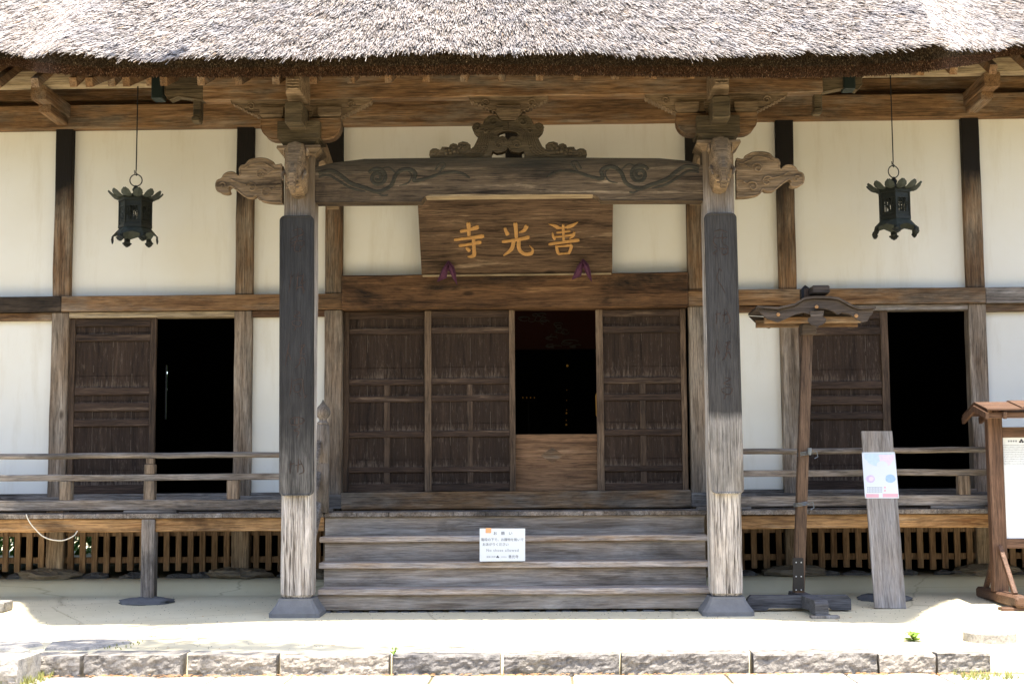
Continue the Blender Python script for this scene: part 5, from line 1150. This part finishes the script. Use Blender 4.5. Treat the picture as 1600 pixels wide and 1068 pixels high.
pdisc(1372, 708, 22, 20, 'paleblue', 'printed_fan', 0.005, (0, math.pi)); pdisc(1385, 710, 12, 18, 'palepink', 'printed_fan', 0.0055, (0, math.pi)); pdisc(1378, 727, 9, 7, 'paper', 'printed_cloud', 0.006)
pdisc(1360, 748, 7, 6, 'postermauve', 'printed_flower'); pdisc(1391, 747.5, 8, 6.5, 'posterblue', 'printed_flower'); pdisc(1361, 748, 4, 3.5, 'palepink', 'printed_flower', 0.0057)
m = MB(); 
for x0_, x1_, y0_, y1_ in ((1353, 1373, 771.5, 777), (1379, 1403, 771, 776.5)): m.add([onplank(x0_, y0_, 0.005), onplank(x1_, y0_, 0.005), onplank(x1_, y1_, 0.005), onplank(x0_, y1_, 0.005)], [(0, 1, 2, 3)])
for y_ in (760, 765): m.add([onplank(1381, y_, 0.005), onplank(1384, y_, 0.005), onplank(1384, y_+2.5, 0.005), onplank(1381, y_+2.5, 0.005)], [(0, 1, 2, 3)])
m.build('printed_band', 'posterpink', po)
m = MB()
for r_ in range(3):
    x_ = 1355
    while x_ < 1377: m.add([onplank(x_, 761+r_*3.2, 0.005), onplank(x_+1.6, 761+r_*3.2, 0.005), onplank(x_+1.6, 762.2+r_*3.2, 0.005), onplank(x_, 762.2+r_*3.2, 0.005)], [(0, 1, 2, 3)]); x_ += 2.4
m.build('printed_lines', 'greyink', po)
m = MB()
for px_, py_ in ((1348.5, 708), (1397, 708), (1403, 776), (1353, 776)): m.blob(tuple(onplank(px_, py_, 0.006)), 0.005, 0.004, 0.005, 8, 0)
m.build('pin', 'screw', po)
# notice board at the right
nb_ = thing('notice_board', 'red-brown roofed notice board with white text panel at the right edge', 'notice board', (4.40, -1.25, 0.03))
NY = -1.25
a, b = P(1551, 655, NY), P(1563, 920, NY)
XP = (a.x+b.x)/2
for dx in (0, 2.2):
    m = MB(); m.box(XP+dx-0.065, XP+dx+0.065, NY-0.05, NY+0.05, 0.13, 1.80, 0.006); m.build('post', 'red_z', nb_)
for dx in (0, 2.2):
    m = MB(); m.box(XP+dx-0.055, XP+dx+0.055, NY-0.60, NY+0.55, 0.035, 0.135, 0.02, 0, 'y'); m.build('foot', 'red_x', nb_)
    m = MB(); m.bar((XP+dx, NY-0.42, 0.135), (XP+dx, NY-0.05, 0.52), 0.045, 0.04, 0.004, (1, 0, 0)); m.build('brace', 'red_z', nb_); m = MB(); m.bar((XP+dx, NY+0.40, 0.135), (XP+dx, NY+0.05, 0.52), 0.045, 0.04, 0.004, (1, 0, 0)); m.build('brace', 'red_z', nb_)
z1b, z0b = PZ(1580, 667, NY), PZ(1580, 683, NY)
m = MB(); m.box(XP+0.066, XP+2.13, NY-0.03, NY+0.03, z0b, z1b, 0.004); m.build('frame_rail', 'red_x', nb_); m = MB(); zlo1, zlo0 = PZ(1580, 841, NY), PZ(1580, 856, NY); m.box(XP+0.066, XP+2.13, NY-0.03, NY+0.03, zlo0, zlo1, 0.004); m.build('frame_rail', 'red_x', nb_)
m = MB(); m.box(XP+0.075, XP+2.12, NY-0.012, NY+0.004, zlo1+0.001, z0b-0.001, 0.001); pnl = m.build('text_panel', 'paper', nb_)
# rows of tiny print, crest
def onpanel(px, py): p = P(px, py, NY-0.0135); return (p.x, NY-0.0135, p.z)
m = MB()
x_ = 1575
for q_ in range(4): m.add([onpanel(x_, 687.5), onpanel(x_+2.4, 687.5), onpanel(x_+2.4, 690), onpanel(x_, 690)], [(0, 1, 2, 3)]); x_ += 3.8
for row in range(12):
    x_ = 1567+random.uniform(0, 0.6); yy_ = 694.5+row*2.75
    while x_ < (1650 if row < 10 else 1610):
        w2 = random.uniform(0.7, 1.5); hgt = random.uniform(0.55, 1.0); m.add([onpanel(x_, yy_), onpanel(x_+w2, yy_), onpanel(x_+w2, yy_+hgt), onpanel(x_, yy_+hgt)], [(0, 1, 2, 3)]); x_ += w2+random.uniform(0.5, 0.9)
m.build('small_print', 'greyink', pnl)
m = MB()
for ox, oy in ((-2, 1.3), (2, 1.3), (0, -1.4)): m.add([onpanel(1596+ox+1.9*math.cos(t), 688.5+oy+1.6*math.sin(t)) for t in [k3*math.pi/4 for k3 in range(8)]], [tuple(range(8))])
m.build('crest_mark', 'ink', pnl)
# shed roof of the board: boards sloping to the front and back
m = MB(); rz_ = PZ(1560, 636, NY-0.3)
for (x0_, x1_) in ((XP-0.16, XP+0.16), (XP+0.14, XP+2.4)):
    dz = 0.012 if x0_ > XP else 0
    vs = [(x0_, NY-0.36, 1.722+dz), (x1_, NY-0.36, 1.722+dz), (x1_, NY+0.02, 1.80+dz), (x0_, NY+0.02, 1.80+dz)]; vs += [(x, y, z+0.014) for x, y, z in vs]
    m.add(vs, [(0, 1, 2, 3), (4, 5, 6, 7), (0, 1, 5, 4), (1, 2, 6, 5), (2, 3, 7, 6), (3, 0, 4, 7)])
    vs = [(x0_, NY+0.40, 1.70+dz), (x1_, NY+0.40, 1.70+dz), (x1_, NY+0.021, 1.80+dz), (x0_, NY+0.021, 1.80+dz)]; vs += [(x, y, z+0.014) for x, y, z in vs]
    m.add(vs, [(0, 1, 2, 3), (4, 5, 6, 7), (0, 1, 5, 4), (1, 2, 6, 5), (2, 3, 7, 6), (3, 0, 4, 7)])
m.build('board_roof', 'red_x', nb_)
for X in (XP-0.155, XP+0.0, XP+2.2):
    m = MB(); m.bar((X, NY-0.345, 1.675), (X, NY+0.02, 1.755), 0.03, 0.06, 0.004); m.bar((X, NY+0.02, 1.755), (X, NY+0.385, 1.66), 0.03, 0.06, 0.004); m.build('roof_rafter', 'red_z', nb_)
m = MB(); m.box(XP-0.138, XP+2.3, NY-0.30, NY-0.26, 1.655, 1.705, 0.004); m.build('roof_batten', 'red_x', nb_)
m = MB(); m.box(XP-0.16, XP+0.10, NY-0.56, NY-0.44, gz(-1.8)-0.002, 0.034, 0.004); tag(m.build('shim_block', 'red_x'), 'flat wooden shim under the notice board foot', 'shim')
# string from the veranda edge
m = MB(); pth = [(41, 803), (44, 811), (49, 819), (57, 828), (65, 836), (75, 841), (86, 843.5), (97, 844), (107, 841), (116, 836), (119, 832), (121, 829)]
m.tube([tuple(P(x, y, VE-0.02-0.04*math.sin(i/11*3.14))) for i, (x, y) in enumerate(smooth_pts(pth, 3)) for i in [i/3]], 0.0055, 6)
tag(m.build('string', 'rope', None, True), 'loose white string looping below the left veranda edge', 'string')
# stones near the edges
def block(x0, x1, y0, y1, z0, z1, lab, name='stone_block', mat='paving'):
    m = kerb_block(x0, x1, y0, y1, z0, z1); tag(m.build(name, mat), lab, 'stone')
a = PX(-90, 1000, -4.6); b = PX(41, 1010, -4.6)
block(a, b, -4.75, -4.31, ZL-0.02, -0.02, 'pale squared stone block at the lower left corner')
c = P(-4, 943, -1.6); m = MB(); m.box(c.x-0.15, PX(9, 943, -1.6), -1.66, -1.42, gz(-1.5), gz(-1.5)+0.09, 0.012, 0.004, 'x'); tag(m.build('stone_block', 'paving'), 'small white stone block on the terrace at the left edge', 'stone')
m = MB(); c = P(1545, 990, -3.6); pr = []
m.lathe([(0.185, -0.06), (0.185, 0.055), (0.178, 0.062), (0.0, 0.064)], (c.x, -3.62, -0.035), 28); tag(m.build('round_stone', 'kerbpale' if 'kerbpale' in MATS else 'paving', None, False), 'pale low round cut stone near the right end of the kerb', 'stone')
m = MB(); m.tube([tuple(P(1291, 950, -2.0)-Vector((0,0,0))), (P(1294, 955, -2.05).x, -2.06, gz(-2.06)+0.01), (P(1299, 960, -2.1).x, -2.16, gz(-2.1)+0.006)], 0.005, 5)
m.v = [(x, y, max(0.004, min(z, 0.02))) for x, y, z in m.v]; tag(m.build('twig', 'stand_z'), 'small curved twig on the terrace beside the cross feet', 'twig')
def flat_stone(pts, z, lab):
    m = MB(); n_ = len(pts); c_ = (sum(p[0] for p in pts)/n_, sum(p[1] for p in pts)/n_)
    vs = [(c_[0], c_[1], z+0.012)]; 
    for k_ in (0.5, 0.93, 1.0): vs += [(c_[0]+(x-c_[0])*k_+random.uniform(-0.01, 0.01), c_[1]+(y-c_[1])*k_+random.uniform(-0.01, 0.01), z+(0.012 if k_ < 0.95 else -0.02)+random.uniform(-0.004, 0.004)) for x, y in pts]
    fs = [(0, 1+i, 1+(i+1) % n_) for i in range(n_)]
    for r_ in range(2): fs += [(1+r_*n_+i, 1+r_*n_+(i+1) % n_, 1+(r_+1)*n_+(i+1) % n_, 1+(r_+1)*n_+i) for i in range(n_)]
    m.add(vs, fs); tag(m.build('flat_stone', 'paving'), lab, 'stone')
flat_stone([(-4.15, -3.95), (-3.9, -4.0), (-3.45, -3.96), (-3.35, -3.7), (-3.5, -3.35), (-3.9, -3.25), (-4.2, -3.4)], gz(-3.7), 'broad flat rough stone set in the terrace behind the left kerb end')
flat_stone([(-3.28, -3.97), (-2.95, -3.98), (-2.72, -3.6), (-2.9, -3.3), (-3.2, -3.3), (-3.35, -3.6)], gz(-3.7), 'smaller flat stone right of the mossy joint, behind the left kerb')
m = MB()
for i in range(2600):
    x, y = random.uniform(-5.5, 5.5), random.uniform(-4.0, -0.5); z = gz(y); r_ = random.uniform(0.002, 0.006)
    m.add([(x-r_, y, z), (x, y-r_, z), (x+r_, y, z), (x, y+r_, z), (x, y, z+r_)], [(0, 1, 4), (1, 2, 4), (2, 3, 4), (3, 0, 4)])
o = m.build('grit', 'footstone'); o['kind'] = 'stuff'
# weeds, grass, needles
def leafclump(name, cx, cy, cz, n, r, mat, lab, cat='weed', hgt=0.03, kind=None):
    m = MB()
    for i in range(n):
        th = random.uniform(0, 6.283); l = random.uniform(0.4, 1)*r; wv_ = l*0.22
        dx, dy = math.cos(th), math.sin(th); h = random.uniform(0.2, 1)*hgt
        m.add([(cx, cy, cz), (cx+dx*l*0.5-dy*wv_, cy+dy*l*0.5+dx*wv_, cz+h), (cx+dx*l, cy+dy*l, cz+h*0.7), (cx+dx*l*0.5+dy*wv_, cy+dy*l*0.5-dx*wv_, cz+h)], [(0, 1, 2, 3)])
    o = m.build(name, mat); tag(o, lab, cat, None, kind); return o
c = P(1427, 991, -3.6); leafclump('weed', c.x, -3.62, gz(-3.6), 26, 0.10, 'leaf', 'bright green weed growing at the joint below the leaning plank', 'weed', 0.07)
c = P(617, 1010, -4.2); leafclump('weed', c.x, -4.28, -0.05, 10, 0.05, 'leaf', 'tiny green sprout in the kerb joint left of centre', 'weed', 0.06)
def tufts(name, x0, x1, y0, y1, z, n, hgt, mat, kind='stuff', bl=(1, 1)):
    m = MB()
    for i in range(n):
        x, y = random.uniform(x0, x1), random.uniform(y0, y1)
        for k4 in range(4):
            th = random.uniform(0, 6.283); h = random.uniform(0.3, 1)*hgt; wv_ = 0.004; dx, dy = math.cos(th)*h*0.5, math.sin(th)*h*0.5
            m.add([(x-wv_, y, z), (x+wv_, y, z), (x+dx, y+dy, z+h)], [(0, 1, 2)])
    o = m.build(name, mat); o['kind'] = kind; return o
xr0 = PX(1500, 1040, -4.4)
tufts('grass', PX(20, 1050, -4.5), PX(70, 1050, -4.5), -4.75, -4.32, ZL, 110, 0.075, 'grassblade')
tufts('grass', PX(1490, 1050, -4.4), PX(1580, 1040, -4.4), -4.6, -4.3, ZL, 80, 0.06, 'grassblade')
tufts('grass', 4.0, 5.2, -4.5, -3.2, ZL, 300, 0.05, 'grassblade')
tufts('moss_sprigs', PX(160, 1000, -4.0), PX(200, 1000, -4.0), -4.0, -3.2, -0.04, 40, 0.02, 'grassblade')
m = MB()
for i in range(900):
    x, y = random.uniform(-5, 4.2), -4.32-abs(random.gauss(0, 0.06)); l = random.uniform(0.01, 0.035); th = random.uniform(-0.7, 0.7); wv_ = 0.003
    z = ZL+0.016+random.uniform(0, 0.008); m.add([(x, y, z), (x+l*math.cos(th), y+l*math.sin(th), z), (x+l*math.cos(th), y+l*math.sin(th)+wv_, z+0.003), (x, y+wv_, z+0.003)], [(0, 1, 2, 3)])
for i in range(90):
    x, y = random.uniform(-5, 5), random.uniform(-4.0, -1.9); l = random.uniform(0.01, 0.03); th = random.uniform(0, 3); z = gz(y)+0.003
    m.add([(x, y, z), (x+l*math.cos(th), y+l*math.sin(th), z), (x+l*math.cos(th), y+l*math.sin(th)+0.003, z+0.003), (x, y+0.003, z+0.003)], [(0, 1, 2, 3)])
o = m.build('fallen_needles', 'litter'); o['kind'] = 'stuff'
# hedge in the garden behind the hall, seen through the slits
def hedge(cx, cy, w_, d_, h_, n, lab):
    root = thing('garden_shrub', lab, 'shrub', (cx, cy, 0))
    m = MB()
    for i in range(n):
        x, y, z = cx+random.uniform(-w_, w_), cy+random.uniform(-d_, d_), random.uniform(-0.15, h_); r = random.uniform(0.04, 0.09); a_ = Vector((random.uniform(-1, 1), random.uniform(-1, 0.2), random.uniform(-0.2, 1))).normalized(); b_ = a_.orthogonal().normalized(); c_ = a_.cross(b_)
        p = Vector((x, y, z)); m.add([p-b_*r, p+c_*r*0.5, p+b_*r, p-c_*r*0.5], [(0, 1, 2, 3)])
    m.build('foliage', 'hedgeleaf', root)
    m = MB(); m.tube([(cx, cy, 0), (cx+0.05, cy, h_*0.5), (cx, cy, h_*0.9)], [0.06, 0.04, 0.01], 8); m.build('stem', 'darkstone', root)
hedge(-7.9, 9.3, 1.9, 0.7, 2.6, 10000, 'sunlit green shrub behind the hall, seen through the floor slits at far left')
hedge(-6.0, 9.5, 0.9, 0.5, 4.2, 13000, 'tall green shrub behind the hall, seen through the narrow door slit')
# unseen trees added opposite the hall to block low sky and tint bounce
plain('canopy', (0.11, 0.11, 0.03), 0.7, None, 0.5, nsc=0.8)
plain('bark', (0.12, 0.09, 0.065), 0.95, (30, 1.0, 0.02), 0.3)
def tree_mesh(h, r, n, seed):
    R = random.Random(seed); f = MB(); tk = MB()
    tk.tube([(0, 0, -0.3), (0.1, 0, h*0.2), (-0.1, 0.1, h*0.5), (0, 0, h*0.9)], [0.35, 0.27, 0.18, 0.04], 9)
    for i in range(9):
        z = h*(0.18+0.07*i); th = i*2.4; l = r*(0.9-0.05*i); tk.tube([(0, 0, z), (l*0.5*math.cos(th), l*0.5*math.sin(th), z+h*0.05), (l*0.9*math.cos(th), l*0.9*math.sin(th), z+h*0.08)], [0.12, 0.07, 0.02], 6)
    cl = [(R.uniform(-1, 1), R.uniform(-1, 1), R.uniform(0, 1)) for _ in range(46)]
    cl = [(x*r*(1.0-0.55*z), y*r*(1.0-0.55*z), h*(0.10+0.86*z)) for x, y, z in cl]
    for i in range(n):
        c = cl[i % len(cl)]; rr = r*0.34; v = Vector((R.gauss(0, 1), R.gauss(0, 1), R.gauss(0, 0.7))); v = v.normalized()*rr*R.uniform(0.5, 1)
        p = Vector(c)+v; a_ = Vector((R.gauss(0, 1), R.gauss(0, 1), R.gauss(0, 1)+0.6)).normalized(); b_ = a_.orthogonal().normalized(); c_ = a_.cross(b_); s_ = R.uniform(0.16, 0.34)
        f.add([p-b_*s_, p+c_*s_*0.5, p+b_*s_, p-c_*s_*0.5], [(0, 1, 2, 3)])
    return f, tk
f_, tk_ = tree_mesh(14, 4.2, 5200, 5)
labs = ['added unseen tree opposite the far left end of the hall', 'added unseen tree opposite the left bay', 'added unseen tree facing the left of the porch', 'added unseen tree straight opposite the porch', 'added unseen tree facing the right of the porch', 'added unseen tree opposite the right bay', 'added unseen tree opposite the far right end', 'added unseen tree out at the left side', 'added unseen tree out at the right side']
first = None
for i, lab in enumerate(labs):
    x, y = ((-21, -30), (-14, -34), (-7, -32), (0.5, -35), (8, -32), (15, -34), (22, -30), (-22, -17), (24, -18))[i]
    t_ = thing('added_tree', lab, 'tree', (0, 0, ZL), 'added unseen trees facing the hall')
    if first is None:
        fo = f_.build('crown', 'canopy', t_); to = tk_.build('trunk', 'bark', t_, True); first = (fo, to)
    else:
        for o_ in first: c_ = o_.copy(); col.objects.link(c_); c_.parent = t_
    t_.location = (x, y, ZL); t_.rotation_euler = (0, 0, i*1.3); sc_ = (1.0, 0.9, 1.1, 1.0, 0.95, 1.1, 0.9, 1.0, 0.9)[i]; t_.scale = (sc_, sc_, sc_)
# slender tree left of the view whose high limb overhangs the terrace
t_ = thing('overhanging_tree', 'slender tree left of the terrace with a high leafy limb', 'tree', (-6.3, -7.0, ZL))
m = MB(); m.tube([(-6.3, -7.0, ZL-0.2), (-6.2, -7.0, 3), (-6.0, -6.9, 6), (-5.8, -6.6, 8.6)], [0.2, 0.16, 0.12, 0.07], 10)
for a_ in ([(-6.0, -6.9, 6.2), (-4.8, -6.2, 7.8), (-3.2, -5.9, 8.8), (-1.4, -5.8, 9.3)], [(-5.9, -6.8, 7.5), (-4.6, -5.9, 9.0), (-3.6, -5.6, 9.8)], [(-3.9, -6.0, 8.3), (-2.9, -5.4, 9.4), (-1.9, -5.3, 10)]):
    m.tube(a_, [0.07, 0.05, 0.03, 0.012][:len(a_)], 7)
m.build('trunk', 'bark', t_, True)
m = MB(); R = random.Random(3)
for c, rr, n in (((-3.4, -5.7, 8.9), 0.5, 420), ((-2.4, -5.55, 9.1), 0.45, 480), ((-1.6, -5.6, 9.4), 0.4, 380), ((-1.0, -5.75, 9.5), 0.35, 200), ((-0.1, -5.8, 9.6), 0.3, 130), ((-4.6, -6.0, 8.6), 0.6, 300), ((-6.2, -6.4, 9.2), 0.9, 500), ((-2.4, -4.6, 10.2), 0.25, 60)):
    for i in range(n):
        v = Vector((R.gauss(0, 1), R.gauss(0, 0.45), R.gauss(0, 0.5)))*rr; p = Vector(c)+v; a_ = Vector((R.gauss(0, 1), R.gauss(0, 1), R.gauss(0, 1)+0.6)).normalized(); b_ = a_.orthogonal().normalized(); c_ = a_.cross(b_); s_ = R.uniform(0.05, 0.10)
        m.add([p-b_*s_, p+c_*s_*0.5, p+b_*s_, p-c_*s_*0.5], [(0, 1, 2, 3)])
m.build('foliage', 'canopy', t_)
